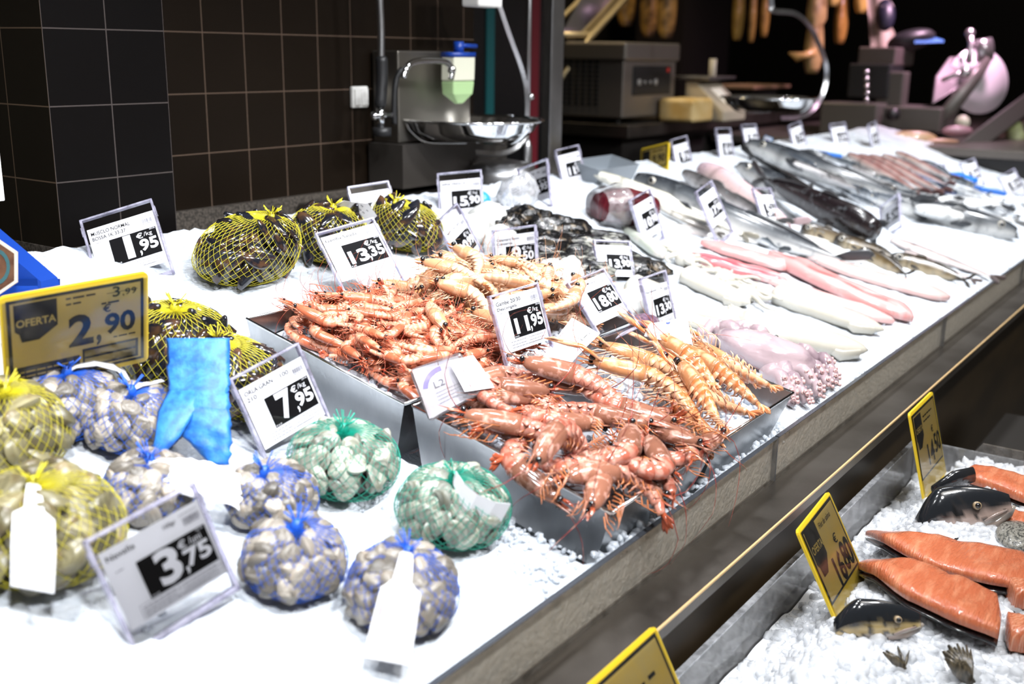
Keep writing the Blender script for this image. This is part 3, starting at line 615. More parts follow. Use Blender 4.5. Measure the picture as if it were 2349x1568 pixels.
POSES = {
    'A': ((1.1308, 0.9614, 1.132), (0.74, -0.61, 0.283), (0.243, 0.634, 0.734), 0.1294, 0.1459),
    'B': ((1.4041, 0.6582, 1.1138), (0.887, -0.42, 0.194), (0.17, 0.687, 0.707), 0.1158, 0.1362),
    'D': ((1.7783, 0.9778, 1.1323), (0.894, -0.436, 0.099), (0.108, 0.426, 0.898), 0.0988, 0.1111),
    'Cc': ((2.0373, 0.9515, 1.1274), (0.539, -0.835, 0.108), (0.325, 0.324, 0.888), 0.1086, 0.1249),
    'E': ((2.3573, 0.9529, 1.1271), (-0.036, -0.937, 0.348), (0.174, 0.337, 0.925), 0.1034, 0.1183),
    'F': ((2.6799, 1.0336, 1.1456), (0.978, -0.177, 0.111), (-0.076, 0.196, 0.978), 0.1011, 0.114),
    'G': ((1.8216, 0.7536, 1.081), (0.935, 0.225, 0.275), (-0.339, 0.331, 0.881), 0.1064, 0.1246),
    'H': ((1.8326, 0.6501, 1.0561), (0.296, -0.936, 0.191), (0.295, 0.28, 0.914), 0.1003, 0.1141),
    'N': ((1.3758, 0.3006, 1.0405), (0.968, -0.235, 0.09), (-0.014, 0.309, 0.951), 0.1037, 0.1233),
    'O': ((1.68, 0.3152, 1.0321), (0.971, -0.185, 0.152), (0.001, 0.636, 0.771), 0.1011, 0.119),
    'I': ((2.0596, 0.5351, 1.0281), (0.84, -0.536, -0.087), (0.335, 0.385, 0.86), 0.0922, 0.1005),
    'P': ((1.9307, 0.3511, 0.9859), (0.997, -0.061, 0.037), (-0.018, 0.288, 0.957), 0.0972, 0.1073),
    'Q': ((0.979, 0.4165, 1.0034), (0.959, -0.131, 0.253), (-0.241, 0.1, 0.965), 0.1155, 0.1201),
    'R': ((0.6326, 0.2272, 0.9603), (0.965, -0.144, 0.219), (-0.215, 0.04, 0.976), 0.1253, 0.1163),
    'J': ((2.4533, 0.6554, 1.0582), (0.984, 0.003, 0.176), (-0.169, 0.28, 0.945), 0.1074, 0.1249),
    'K': ((2.6827, 0.5759, 1.0738), (0.978, 0.033, 0.208), (-0.204, 0.39, 0.898), 0.1029, 0.1199),
    'L': ((2.9478, 0.5352, 1.0523), (0.987, -0.142, -0.079), (0.135, 0.441, 0.887), 0.0989, 0.1117),
    'M': ((3.4939, 0.3565, 0.9873), (-0.444, -0.703, 0.556), (0.47, 0.345, 0.812), 0.0988, 0.1109),
    'S': ((3.3673, 1.0241, 1.1429), (0.987, -0.115, 0.11), (-0.077, 0.26, 0.963), 0.0975, 0.1077),
    'T': ((3.7083, 1.0237, 1.1439), (0.995, -0.098, -0.03), (0.04, 0.102, 0.994), 0.1056, 0.1218),
    'U': ((4.1058, 1.0922, 1.1583), (0.968, -0.252, -0.002), (0.089, 0.334, 0.938), 0.0936, 0.1012),
    'V': ((4.4243, 1.0151, 1.1412), (0.978, -0.141, 0.156), (-0.106, 0.312, 0.944), 0.1007, 0.1133),
    'W': ((4.7937, 0.9647, 1.1294), (0.923, -0.378, 0.064), (0.075, 0.341, 0.937), 0.0998, 0.1116),
    'X': ((4.9842, 0.8716, 1.1089), (0.995, 0.01, 0.095), (-0.095, 0.191, 0.977), 0.1097, 0.1293),
    'Y': ((4.5542, 0.4634, 1.0116), (0.979, -0.203, -0.008), (0.073, 0.316, 0.946), 0.0937, 0.101),
    'Z': ((4.8961, 0.4113, 1.0004), (0.922, -0.353, 0.161), (0.029, 0.475, 0.879), 0.1011, 0.1138),
    'AA': ((4.9716, 0.2601, 0.9647), (0.807, -0.466, 0.362), (-0.057, 0.549, 0.834), 0.0972, 0.107),
    'b': ((4.2064, 1.0891, 1.1591), (-0.277, -0.938, -0.209), (0.13, -0.252, 0.959), 0.0401, 0.0461),
    'y1': ((0.7783, 0.6025, 1.11), (0.978, -0.203, 0.043), (-0.09, -0.229, 0.969), 0.1856, 0.1291),
    'y2': ((3.2128, 1.0611, 1.1506), (-0.27, -0.931, 0.246), (-0.291, 0.322, 0.901), 0.1293, 0.0811),
    'y3': ((2.0798, -0.1644, 0.7473), (1.0, 0.028, -0.012), (0.004, 0.266, 0.964), 0.1796, 0.1371),
    'y4': ((1.5112, -0.1856, 0.7464), (0.997, 0.073, 0.016), (-0.048, 0.466, 0.884), 0.1668, 0.1263),
    'y5': ((0.9925, -0.145, 0.7453), (0.999, -0.019, 0.036), (-0.022, 0.472, 0.881), 0.1532, 0.1194)}
for k, big, cents, l1, l2, lb, kw in (
    ('A', '1', '95', 'MUSCLO NORMAL', 'BOSSA 1K 33-37', '1,95 MUSCLO NORMAL price card beside the netted mussels', {}),
    ('B', '13', '35', 'Gamba Salada', '', '13,35 Gamba Salada price card leaning at the rear shrimp tray', dict(up=.10)),
    ('D', '9', '95', 'TIRES DE POTA', '', 'TIRES DE POTA price card half hidden behind the mussel bags', dict(extra='1KG')),
    ('Cc', '15', '90', 'SIPIA FRESCA', '', '15,90 SIPIA FRESCA price card standing near the black cuttlefish', {}),
    ('E', '13', '95', 'Llom Tonyina', '', '13,95 price card in front of the wrapped barcode pack', dict(extra='1 Pec')),
    ('F', '11', '95', 'TALL TONYINA', 'KG', '11,95 price card at the back before the steel post', {}),
    ('G', '10', '99', 'Llagosti Cuit', '', '10,99 price card turned steeply at the right of the mussel bags', dict(extra='60/70', up=-.06)),
    ('H', '9', '50', 'Calamars Semi-', 'Conserva', '9,50 Calamars Semi-Conserva price card behind the pale prawns', dict(up=.04)),
    ('N', '11', '95', 'Gambe 20/30', 'Descongela', '11,95 Gambe 20/30 Descongela price card between the four trays', dict(up=.13)),
    ('O', '18', '80', 'Escamarla Mitjana', '', '18,80 Escamarla Mitjana price card at the back of the langoustine tray', dict(up=.12)),
    ('I', '13', '90', 'SIPIA NETA', '500G', '13,90 SIPIA NETA price card in front of the black cuttlefish', dict(extra='250', up=.06)),
    ('P', '13', '30', 'Pop Elaborat', '', '13,30 Pop Elaborat price card above the octopus', dict(extra='1 Kg', up=-.08)),
    ('Q', '7', '95', 'ORLA GRAN', '210', '7,95 price card leaning on the rear tray by the green net bag', dict(extra='100')),
    ('R', '3', '75', 'Navalla', '', '3,75 price card in the ice, nearest of all the cards', dict(unit='/uni', extra='100gr')),
    ('J', '10', '90', 'TOT LA PEÇA', '', '10,90 price card in front of the dark red tuna', {}),
    ('K', '17', '90', 'Lluç Palangre', '', '17,90 price card standing before the long black-eyed hake', dict(sink=.035)),
    ('L', '5', '90', 'Maira', '', '5,90 price card before the skinned pink monkfish', dict(up=-.04, sink=.03)),
    ('M', '5', '70', 'Rap', '', '5,70 price card at the wide mouth end of the monkfish', {}),
    ('S', '9', '70', 'Llobarro', '', 'price card next to the small yellow offer sign at the back', dict(up=-.06)),
    ('T', '6', '90', 'Salmo', '', 'straight upright price card left of the raised hake heads', dict(up=-.06)),
    ('U', '8', '90', 'Bacalla', '', 'price card rising behind the highest hake head', {}),
    ('V', '7', '90', 'Sorell', '', 'price card below the second hanging scale pan, strongly turned', {}),
    ('W', '12', '90', 'Sardina', '', 'price card in the middle of the back edge over small fish', {}),
    ('X', '4', '90', 'Seito', '', 'narrow edge-on price card before the meat slicer', {}),
    ('Y', '6', '50', 'Verat', '', 'whitish price card left of the blue tray edge', {}),
    ('Z', '5', '50', 'Besuc', '', 'price card below the slanting glass case frame', {}),
    ('AA', '8', '50', 'Orada', '', 'price card at the far right end of the fish', {})):
    price_card(POSES[k], big, cents, l1, l2, lb, seed=len(lb)*7, **kw)
M, w_, h_ = pose(POSES['b']); t = thing('price_tag', 'tiny pale blue tag with a dark blue emblem among the hake heads', 'tag', M)
c = MB(); rect(c, -w_/2, 0, w_/2, h_, 0, 0); rect(c, -w_/2+.004, .004, w_/2-.004, h_-.004, 1, -.0006); rect(c, -.008, h_*.35, .010, h_*.72, 2, -.001); c.box((0, .0015, h_/2), (w_, .002, h_), 0); c.build('tag_card', [mat('pale blue board', (.30, .48, .75), .4), PAPER, BLUEINK], t, False)
# ---- yellow offer signs
def yellow_sign(P, label, parts, seed, sink=.05, stem=0):
    M, w, h = pose(P, not stem); t = thing('offer_sign', label, 'offer sign', M, 'yellow offer signs'); W = w/2
    fr = MB(); n = 8; r = .007
    def rr(x0, z0, x1, z1, r, y):
        o = []
        for cx, cz, a0 in ((x1-r, z1-r, 0), (x0+r, z1-r, 90), (x0+r, z0+r, 180), (x1-r, z0+r, 270)):
            for q in range(4): a = math.radians(a0+q*30); o.append((cx+r*math.cos(a), y, cz+r*math.sin(a)))
        return o
    fr.loft([rr(-W, -sink, W, h, r, .0025), rr(-W, -sink, W, h, r, -.0018)]); fr.build('yellow_board', YELLOW, t, False)
    b = MB(); e = .011; rect(b, -W+e*.6, e*.4, W-e*.6, h-e*.6, 1, -.0022); rect(b, -W+e, e*.75, W-e, h-e, 0, -.0026)
    for kind, a, bx, bold in parts:
        x0, z0, x1, z1 = -W+bx[0]*w, bx[1]*h, -W+bx[2]*w, bx[3]*h
        if kind == 't': put_text(b, a, (x0, z0, x1, z1), 1, bold, -.0032)
        elif kind == 'y': put_text(b, a, (x0, z0, x1, z1), 0, bold, -.0036)
        elif kind == 'r': rect(b, x0, z0, x1, z1, a, -.0029)
        elif kind == 'g': greek(b, x0, z0, x1, z1-z0, a, seed, -.0032)
        elif kind == 's':
            vs = [(x0, -.0029, z1), (x1, -.0029, z1), (x1, -.0029, z0+.3*(z1-z0)), (x0+.55*(x1-x0), -.0029, z0), (x0+.15*(x1-x0), -.0029, z0), (x0+.1*(x1-x0), -.0029, z0+.22*(z1-z0)), (x0, -.0029, z0+.3*(z1-z0))]
            b.add(vs, [tuple(range(7))[::-1]], 1)
    b.build('printed_sheet', [YELLOWP, INK, GREYINK], t, False)
    f = MB(); rect(f, -W+.002, -sink*.5, W-.002, h-.003, 0, -.0048); f.build('plastic_sleeve', clear('sleeve film', (.98, .98, .97), .10, .02, .012, (.85, .85, .8)), t, False)
    if stem: MB().box((-W*.1, .004, -stem/2), (.030, .004, stem)).build('stem', YELLOW, t, False)
    return t
std = [('s', 0, (.08, .50, .36, .90), 0), ('y', 'OFERTA', (.09, .66, .35, .74), .02)]
yellow_sign(POSES['y1'], 'large yellow offer sign reading 2,90 at the left edge', std + [('g', 1, (.42, .86, .62, .885), 0), ('g', 1, (.42, .80, .52, .825), 0), ('t', '3', (.74, .80, .80, .91), .01), ('t', ',99', (.81, .79, .91, .87), .0), ('r', 1, (.70, .845, .92, .85), 0), ('g', 1, (.66, .74, .80, .765), 0), ('t', '€', (.67, .65, .725, .735), .01), ('t', '2', (.43, .34, .60, .68), .03), ('t', ',', (.62, .30, .655, .42), .03), ('t', '90', (.68, .40, .90, .63), .03), ('g', 1, (.74, .35, .90, .37), 0), ('r', 1, (.08, .08, .50, .235), 0), ('r', 1, (.52, .08, .92, .29), 0), ('r', 0, (.535, .20, .90, .265), 0), ('r', 0, (.535, .105, .90, .175), 0), ('g', 0, (.10, .17, .46, .19), 0), ('g', 0, (.10, .12, .44, .14), 0)], 1, sink=.002, stem=.075)
yellow_sign(POSES['y2'], 'small yellow offer sign standing over the hake head at the back', [('s', 0, (.10, .15, .34, .82), 0), ('g', 1, (.42, .72, .80, .78), 0), ('t', '9,90', (.45, .20, .88, .58), .02)], 2, sink=.03)
yellow_sign(POSES['y3'], 'yellow 14,50 offer sign at the far back corner of the salmon tub', [('s', 0, (.08, .44, .36, .90), 0), ('y', 'OFERTA', (.09, .66, .35, .74), .02), ('g', 1, (.42, .80, .80, .83), 0), ('g', 1, (.42, .73, .70, .76), 0), ('t', '€', (.66, .50, .76, .60), .01), ('t', '14', (.40, .12, .66, .42), .02), ('t', '50', (.70, .18, .94, .46), .02)], 3)
yellow_sign(POSES['y4'], 'yellow 16,80 offer sign in the ice beside the lower salmon head', [('s', 0, (.08, .34, .38, .92), 0), ('y', 'OFERTA', (.09, .62, .37, .72), .02), ('t', 'Filet de salmó', (.44, .78, .78, .85), 0), ('t', '€', (.62, .48, .72, .60), .01), ('t', '16', (.40, .06, .64, .42), .03), ('t', '80', (.66, .10, .92, .46), .03)], 4)
yellow_sign(POSES['y5'], 'yellow offer sign cut off by the bottom edge of the picture', [('g', 1, (.40, .62, .60, .66), 0), ('g', 1, (.66, .62, .76, .68), 0), ('s', 0, (.06, .30, .32, .80), 0)], 5)
# ================================================================ shellfish in net bags
def clam_bm(seed, ridges=9, amp=.018, radial=0, col=(.62, .58, .50), fat=.36):
    """a closed bivalve about 1 unit wide, hinge at +Y"""
    m = MB(); rg = random.Random(seed); NR, NA = 11, 22
    for sg in (1, -1):
        R = []; Cc = []
        for i in range(NR+1):
            f = i/NR; rr = []; cc = []
            for j in range(NA):
                a = 2*PI*j/NA; x = math.cos(a)*.5; y = math.sin(a)*.42
                if y > 0: x *= 1-.35*(y/.42)**2
                cx, cy = 0, .30*(1-f)
                h = fat*(max(0, 1-f**2.2))**.62 + amp*math.sin(f*ridges*2*PI)*(f < .97) + (radial*math.cos(a*26)*f*(1-f) if radial else 0)
                rr.append((x*f+.0*f, cy+y*f, sg*h*.72)); k = .82+.18*math.sin(f*ridges*2*PI+1)+.10*nz(x*f*6, cy*6+y*f*6, seed)
                cc.append(tuple(c*k for c in col))
            R.append(rr); Cc.append(cc)
        if sg < 0: R = [r[::-1] for r in R]; Cc = [c[::-1] for c in Cc]
        m.loft(R[::-1], 0, Cc[::-1], False)
    return m
SHELL = mat('grey clam shell', (1, 1, 1), .38, attr=True, rnd=(.28, 1.05), n2=(.30, .24, .18), nscale=3.2, nlo=.52, nhi=.75)
SHELLG = mat('pale clam shell', (1, 1, 1), .36, attr=True, rnd=(.32, 1.0), n2=(.30, .30, .22), nscale=4, nlo=.5, nhi=.72)
SHELLY = mat('olive clam shell', (1, 1, 1), .34, attr=True, rnd=(.25, .85), n2=(.20, .13, .05), nscale=3, nlo=.5, nhi=.75)
MUSSEL = mat('blue black mussel shell', (1, 1, 1), .13, attr=True, spec=.7, rnd=(.4, 1.3), coat=.15, n2=(.07, .035, .018), nscale=4, nlo=.50, nhi=.68)
NETS = {'blue': mat('blue net', (.012, .09, .50), .45), 'green': mat('green net', (.0, .24, .16), .45), 'yellow': mat('yellow net', (.50, .44, .015), .45)}
TAGM = mat('white tag plastic', (.60, .60, .62), .5, spec=.2)
cockle = [clam_bm(i, 5, .020, .09, (.37, .33, .28), .46).mesh('shell', SHELL) for i in range(3)]
clam_g = [clam_bm(10+i, 8, .018, 0, (.46, .48, .40), .33).mesh('shell', SHELLG) for i in range(3)]
clam_y = [clam_bm(20+i, 7, .012, 0, (.34, .30, .16), .40).mesh('shell', SHELLY) for i in range(3)]
def mussel_bm(seed):
    m = MB(); R = []
    for i in range(13):
        f = i/12; w = .30*math.sin(PI*min(1, f*.93+.07))**.7*(.55+.45*f); h = w*.68*(1.1-.35*f); cx = .08*math.sin(f*PI)
        R.append([(f-.5, cx+w*math.cos(2*PI*j/14), h*math.sin(2*PI*j/14)*(1-.25*abs(math.cos(2*PI*j/14)))) for j in range(14)])
    cc = [[(.008+.014*k, .009+.014*k, .014+.016*k) for _ in range(14)] for k in (abs(nz(i*.9, seed, 0)) for i in range(13))]
    return m.loft(R, 0, cc)
mussels = [mussel_bm(i).mesh('shell', MUSSEL) for i in range(3)]
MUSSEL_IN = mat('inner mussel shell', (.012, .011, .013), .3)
def net_bag(px, size, color, shells, ssz, n, label, group, knot=(0, 0), height=None, seed=0, wires=32, wr=.00042, tag=None, heading=0, squash=1.0, lift=0.0, knot_up=1.0, tail=True):
    """px = middle of the bag's footprint in the photo, size = (rx, ry, rz) in metres"""
    rg = random.Random(seed); p = on_ice(*px); p.z += lift
    M = slope_m(p, heading); t = thing('net_bag', label, 'net bag', M, group); rx, ry, rz = size; zc = rz*.72
    def surf(th, f, k=1.0):                            # f 0 at the knot .. 1 at the bottom
        ph = PI/2 - f*PI*.94
        r = abs(math.cos(ph))**.75; z = math.copysign(abs(math.sin(ph))**.9, math.sin(ph))
        wob = 1+.05*nz(math.cos(th)*2, math.sin(th)*2, seed+f*2)
        kx, ky = knot; g = (1-f)**2
        q = Vector((rx*r*math.cos(th)*wob*k + kx*g, ry*r*math.sin(th)*wob*k + ky*g, zc+rz*z*k*(1 if z > 0 else .72)))
        if f < .07: q.z -= (1-f/.07)*rz*.10*knot_up
        return q
    i = 0
    while i < n:                                       # shells: outer layer on the dome, then a few inside
        f = math.acos(1-2*((i+.5)/n)*.74)/PI; th = i*2.399963+rg.uniform(-.25, .25); f = max(.05, min(.72, f+rg.uniform(-.02, .02)))
        q = surf(th, f, (.83 if i % 5 else .70)); nrm = (q-Vector((0, 0, zc*.7))).normalized(); nrm = (nrm+Vector((rg.gauss(0, 1), rg.gauss(0, 1), rg.gauss(0, 1)))*(.22 if shells is mussels else .42)).normalized()
        mu = shells is mussels; s = ssz*rg.uniform(.85, 1.2)*(1.12 if mu else 1); o = bpy.data.objects.new('shell', rg.choice(shells)); COL.objects.link(o); o.parent = t
        o.matrix_local = Matrix.Translation(q) @ nrm.to_track_quat('Z', 'Y').to_matrix().to_4x4() @ Matrix.Rotation(rg.uniform(0, 6.28), 4, 'Z') @ Matrix.Diagonal((s, s, s, 1)); i += 1
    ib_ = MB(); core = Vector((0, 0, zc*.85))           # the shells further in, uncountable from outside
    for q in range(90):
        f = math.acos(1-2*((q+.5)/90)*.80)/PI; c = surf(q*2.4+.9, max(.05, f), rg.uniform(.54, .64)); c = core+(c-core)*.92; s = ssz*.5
        ib_.ball((0, 0, 0), 1, 8, 5, 0, (.09, .08, .07), Matrix.Translation(c) @ Matrix.Rotation(rg.uniform(0, 6), 4, Vector((rg.gauss(0, 1), rg.gauss(0, 1), rg.gauss(0, 1))).normalized()) @ Matrix.Diagonal((s, s*.85, s*.55, 1)))  # coloured darker than the outer shells, as painted shade in the gaps
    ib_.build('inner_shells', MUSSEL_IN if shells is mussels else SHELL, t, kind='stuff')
    nb = MB(); seg = 26
    for d in (1, -1):
        for k in range(wires):
            th0 = 2*PI*k/wires; nb.tube([surf(th0+d*f*1.9, f, 1.0) for f in [(q/seg)**.8 for q in range(seg+1)]], wr, 3)
    nb.build('net', NETS[color], t)
    k0 = surf(0, 0); kb = MB(); kb.ball(k0+Vector((0, 0, .002)), (.008, .008, .010), 8, 6)
    if tail:
        for q in range(14):
            a = rg.uniform(0, 6.28); kb.tube([k0, k0+Vector((math.cos(a)*.006, math.sin(a)*.006, .012)), k0+Vector((math.cos(a)*.016, math.sin(a)*.016, .018+rg.uniform(0, .008)))], .0009, 3)
    kb.build('knot', NETS[color], t)
    if tag: 
        tb = MB(); path = [k0+Vector(v) for v in tag['path']]; F = frames(path); hw = tag['w']; rows = []
        for (q, tg, u, b), w_ in zip(F, hw): rows.append((q, w_))
        sd = Vector(tag.get('side', (1, 0, 0))).normalized()
        up = [q+sd*w_ for q, w_ in rows]; dn = [q-sd*w_ for q, w_ in rows]; n_ = len(rows); th = Vector(tag.get('thick', (0, 0, .0006)))
        tb.loft([[up[i], dn[i], dn[i]-th*2, up[i]-th*2] for i in range(n_)])
        a, b = rows[-3][0], rows[-1][0]; ax = (b-a); off = th*.6
        for q in range(tag.get('lines', 5)):             # print on the tag
            s0 = -.7+1.4*q/max(1, tag.get('lines', 5)-1); e = sd*hw[-2]*s0; wv = sd*hw[-2]*.05; pa, pb = a+ax*.12+e+off, a+ax*.85+e+off
            nseg = 14; r2 = random.Random(q)
            for z_ in range(nseg):
                if r2.random() < .72: u0 = pa+(pb-pa)*(z_/nseg); u1 = pa+(pb-pa)*((z_+.8)/nseg); tb.add([u0-wv, u0+wv, u1+wv, u1-wv], [(0, 1, 2, 3)], 2 if q in tag.get('red', ()) else 1)
        tb.build('tag', [TAGM, GREYINK, REDINK], t, False)
    return t
def px2(px, rpx): return rpx/pxm(on_ice(*px))
B, GR_, YL = 'blue net bags of cockles', 'green net bags of clams', 'yellow net bags of shellfish'
V3 = Vector
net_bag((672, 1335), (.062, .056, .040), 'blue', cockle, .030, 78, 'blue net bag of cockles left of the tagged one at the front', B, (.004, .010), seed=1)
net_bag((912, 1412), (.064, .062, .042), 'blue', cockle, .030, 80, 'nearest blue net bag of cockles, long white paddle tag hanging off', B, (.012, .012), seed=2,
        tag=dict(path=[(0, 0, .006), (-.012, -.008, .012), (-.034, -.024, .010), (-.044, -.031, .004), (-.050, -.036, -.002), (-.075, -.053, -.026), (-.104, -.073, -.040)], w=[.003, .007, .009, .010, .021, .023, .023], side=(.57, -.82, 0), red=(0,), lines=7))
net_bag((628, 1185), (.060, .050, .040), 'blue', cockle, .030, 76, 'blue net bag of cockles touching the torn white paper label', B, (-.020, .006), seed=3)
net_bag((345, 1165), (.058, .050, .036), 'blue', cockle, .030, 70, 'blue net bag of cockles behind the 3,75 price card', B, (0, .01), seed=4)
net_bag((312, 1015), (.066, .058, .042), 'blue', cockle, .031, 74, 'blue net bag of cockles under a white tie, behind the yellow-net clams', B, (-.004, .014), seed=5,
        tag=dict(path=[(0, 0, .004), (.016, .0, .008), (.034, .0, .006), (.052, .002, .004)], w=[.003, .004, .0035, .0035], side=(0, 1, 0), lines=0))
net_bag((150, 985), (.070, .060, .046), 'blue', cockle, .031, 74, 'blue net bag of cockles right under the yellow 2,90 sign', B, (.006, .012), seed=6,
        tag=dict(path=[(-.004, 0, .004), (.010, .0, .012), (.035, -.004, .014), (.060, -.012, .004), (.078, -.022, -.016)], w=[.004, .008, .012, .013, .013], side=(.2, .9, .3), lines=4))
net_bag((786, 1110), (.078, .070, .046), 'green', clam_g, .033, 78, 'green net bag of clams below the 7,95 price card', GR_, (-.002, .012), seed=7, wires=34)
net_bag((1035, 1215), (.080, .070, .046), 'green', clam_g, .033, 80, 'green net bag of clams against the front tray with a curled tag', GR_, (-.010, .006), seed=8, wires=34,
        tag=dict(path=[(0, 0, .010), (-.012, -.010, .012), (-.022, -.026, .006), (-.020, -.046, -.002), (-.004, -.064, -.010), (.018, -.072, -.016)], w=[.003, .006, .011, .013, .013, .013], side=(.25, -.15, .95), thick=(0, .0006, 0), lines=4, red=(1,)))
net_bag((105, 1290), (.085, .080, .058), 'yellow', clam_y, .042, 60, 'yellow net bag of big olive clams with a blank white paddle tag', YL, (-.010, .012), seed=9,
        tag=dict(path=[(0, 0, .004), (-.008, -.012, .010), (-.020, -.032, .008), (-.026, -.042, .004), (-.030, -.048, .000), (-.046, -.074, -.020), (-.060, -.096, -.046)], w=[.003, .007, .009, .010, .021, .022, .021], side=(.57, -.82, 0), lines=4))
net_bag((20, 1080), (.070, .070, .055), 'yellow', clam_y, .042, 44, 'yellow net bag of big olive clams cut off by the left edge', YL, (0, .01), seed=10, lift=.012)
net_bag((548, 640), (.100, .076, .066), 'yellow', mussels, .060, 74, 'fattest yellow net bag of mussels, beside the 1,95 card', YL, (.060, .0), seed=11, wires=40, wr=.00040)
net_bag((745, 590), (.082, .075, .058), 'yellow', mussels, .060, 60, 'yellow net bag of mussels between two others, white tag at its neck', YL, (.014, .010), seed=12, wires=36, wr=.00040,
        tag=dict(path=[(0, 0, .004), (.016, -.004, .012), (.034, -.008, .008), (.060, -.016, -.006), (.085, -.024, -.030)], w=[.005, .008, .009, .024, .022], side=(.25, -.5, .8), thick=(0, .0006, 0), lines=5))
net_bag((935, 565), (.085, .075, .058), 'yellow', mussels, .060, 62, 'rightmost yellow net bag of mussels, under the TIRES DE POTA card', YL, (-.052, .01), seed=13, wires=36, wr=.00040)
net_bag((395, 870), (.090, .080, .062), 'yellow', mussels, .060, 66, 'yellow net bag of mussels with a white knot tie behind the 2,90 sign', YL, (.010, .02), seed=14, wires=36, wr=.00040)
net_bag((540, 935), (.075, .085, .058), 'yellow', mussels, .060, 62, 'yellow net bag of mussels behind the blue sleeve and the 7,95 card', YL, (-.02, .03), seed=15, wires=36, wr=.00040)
# ---- blue net sleeve and torn label
SLV = mat('blue woven sleeve', (.012, .10, .42), .5, n2=(.03, .20, .60), nscale=90, nlo=.35, nhi=.65, bump=(300, .4, .001))
sv = thing('net_sleeve', 'bright blue empty net sleeve draped over the mussel and cockle bags', 'net sleeve', Matrix())
a0 = [hd(455, 775, 1.42), hd(455, 850, 1.40), hd(458, 930, 1.37), hd(475, 1000, 1.355), hd(505, 1065, 1.35)]
wv = CR*.031
m = MB(); R = []
for i, q in enumerate(a0):
    w_ = (.041, .041, .038, .031, .012)[i]; R.append([q+CR*w_*math.cos(2*PI*j/12)+FWD*.007*math.sin(2*PI*j/12)*(1+.3*math.sin(j*2+i)) for j in range(12)])
R2 = []
for i in range(len(R)-1):
    for k in range(8):
        f = k/8; R2.append([R[i][j]*(1-f)+R[i+1][j]*f+FWD*.007*nz(j*.7, (i*8+k)*.25, 3)+CR*.0035*nz(j*.3, (i*8+k)*.6, 8) for j in range(12)])
m.loft(R2+[R[-1]]); m.build('sleeve', SLV, sv)
f2 = MB(); R = []
for i, q in enumerate([hd(440, 895, 1.38), hd(405, 945, 1.36), hd(385, 1000, 1.34), hd(360, 1045, 1.33)]):
    w_ = (.030, .024, .016, .008)[i]; R.append([q+CR*w_*math.cos(2*PI*j/10)+FWD*.006*math.sin(2*PI*j/10) for j in range(10)])
f2.loft(R); f2.build('sleeve_fold', SLV, sv)
lb = thing('paper_label', 'crumpled torn white paper label between the blue net bags', 'label', Matrix())
def tornp(u, v):
    q = hd(345+u*205, 1055+u*35+v*85-20*math.sin(u*3), 1.27-.02*v); q = q + CU*(.004*nz(u*5, v*5, 1)+.002*nz(u*14, v*14, 4)) + CR*(.010*nz(u*3, v*9, 5) if u > .9 or u < .1 else 0); return q
m = MB().grid(22, 10, tornp)
for r in range(6):
    rg = random.Random(r)
    for k in range(16):
        if rg.random() < .6: q0, q1 = tornp(.10+k*.05, .15+r*.12), tornp(.135+k*.05, .15+r*.12); up = CU*.0006; off = FWD*-.0012; m.add([q0+off-up, q1+off-up, q1+off+up, q0+off+up], [(0, 1, 2, 3)], 1)
sm = m.build('label_sheet', [PAPER, GREYINK], lb); so = sm.modifiers.new('s', 'SOLIDIFY'); so.thickness = .0006
st = MB(); q = [hd(305, 1075, 1.27), hd(350, 1082, 1.265), hd(400, 1100, 1.26)]
st.loft([[v+CU*.012, v-CU*.012, v-CU*.012+FWD*.001, v+CU*.012+FWD*.001] for v in q]); st.build('label_strip', TAGM, lb, False)
# ================================================================ fish
FSKIN = mat('wet fish skin', (1, 1, 1), .22, attr=True, spec=.5, coat=.12, n2=(.12, .13, .14), nscale=60, nlo=.56, nhi=.85, bump=(160, .12, .001))
FFIN = mat('fish fin', (1, 1, 1), .3, attr=True, bump=(60, .3, .001), stretch=(1, 12, 12))
FLESH = mat('white fish flesh', (1, 1, 1), .24, attr=True, coat=.2, n2=(.56, .46, .44), nscale=14, nlo=.52, nhi=.80, stretch=(1, 5, 1), bump=(55, .22, .002))
EYEW = mat('fish eye rim', (.45, .42, .36), .12, coat=.5)
HAKE = ((.018, .021, .026), (.085, .092, .10), (.50, .50, .49)); MACK = ((.012, .020, .028), (.12, .135, .15), (.52, .53, .54)); DARK = ((.009, .006, .007), (.016, .011, .011), (.022, .016, .015))
PALE = ((.22, .20, .15), (.50, .48, .40), (.56, .54, .47)); BROWN = ((.022, .014, .006), (.085, .058, .026), (.30, .25, .17)); GREY = ((.045, .042, .042), (.13, .12, .12), (.42, .40, .40)); SILV = ((.045, .055, .07), (.20, .215, .235), (.55, .56, .57))
PINKF = ((.50, .36, .38), (.52, .36, .36), (.58, .46, .44))
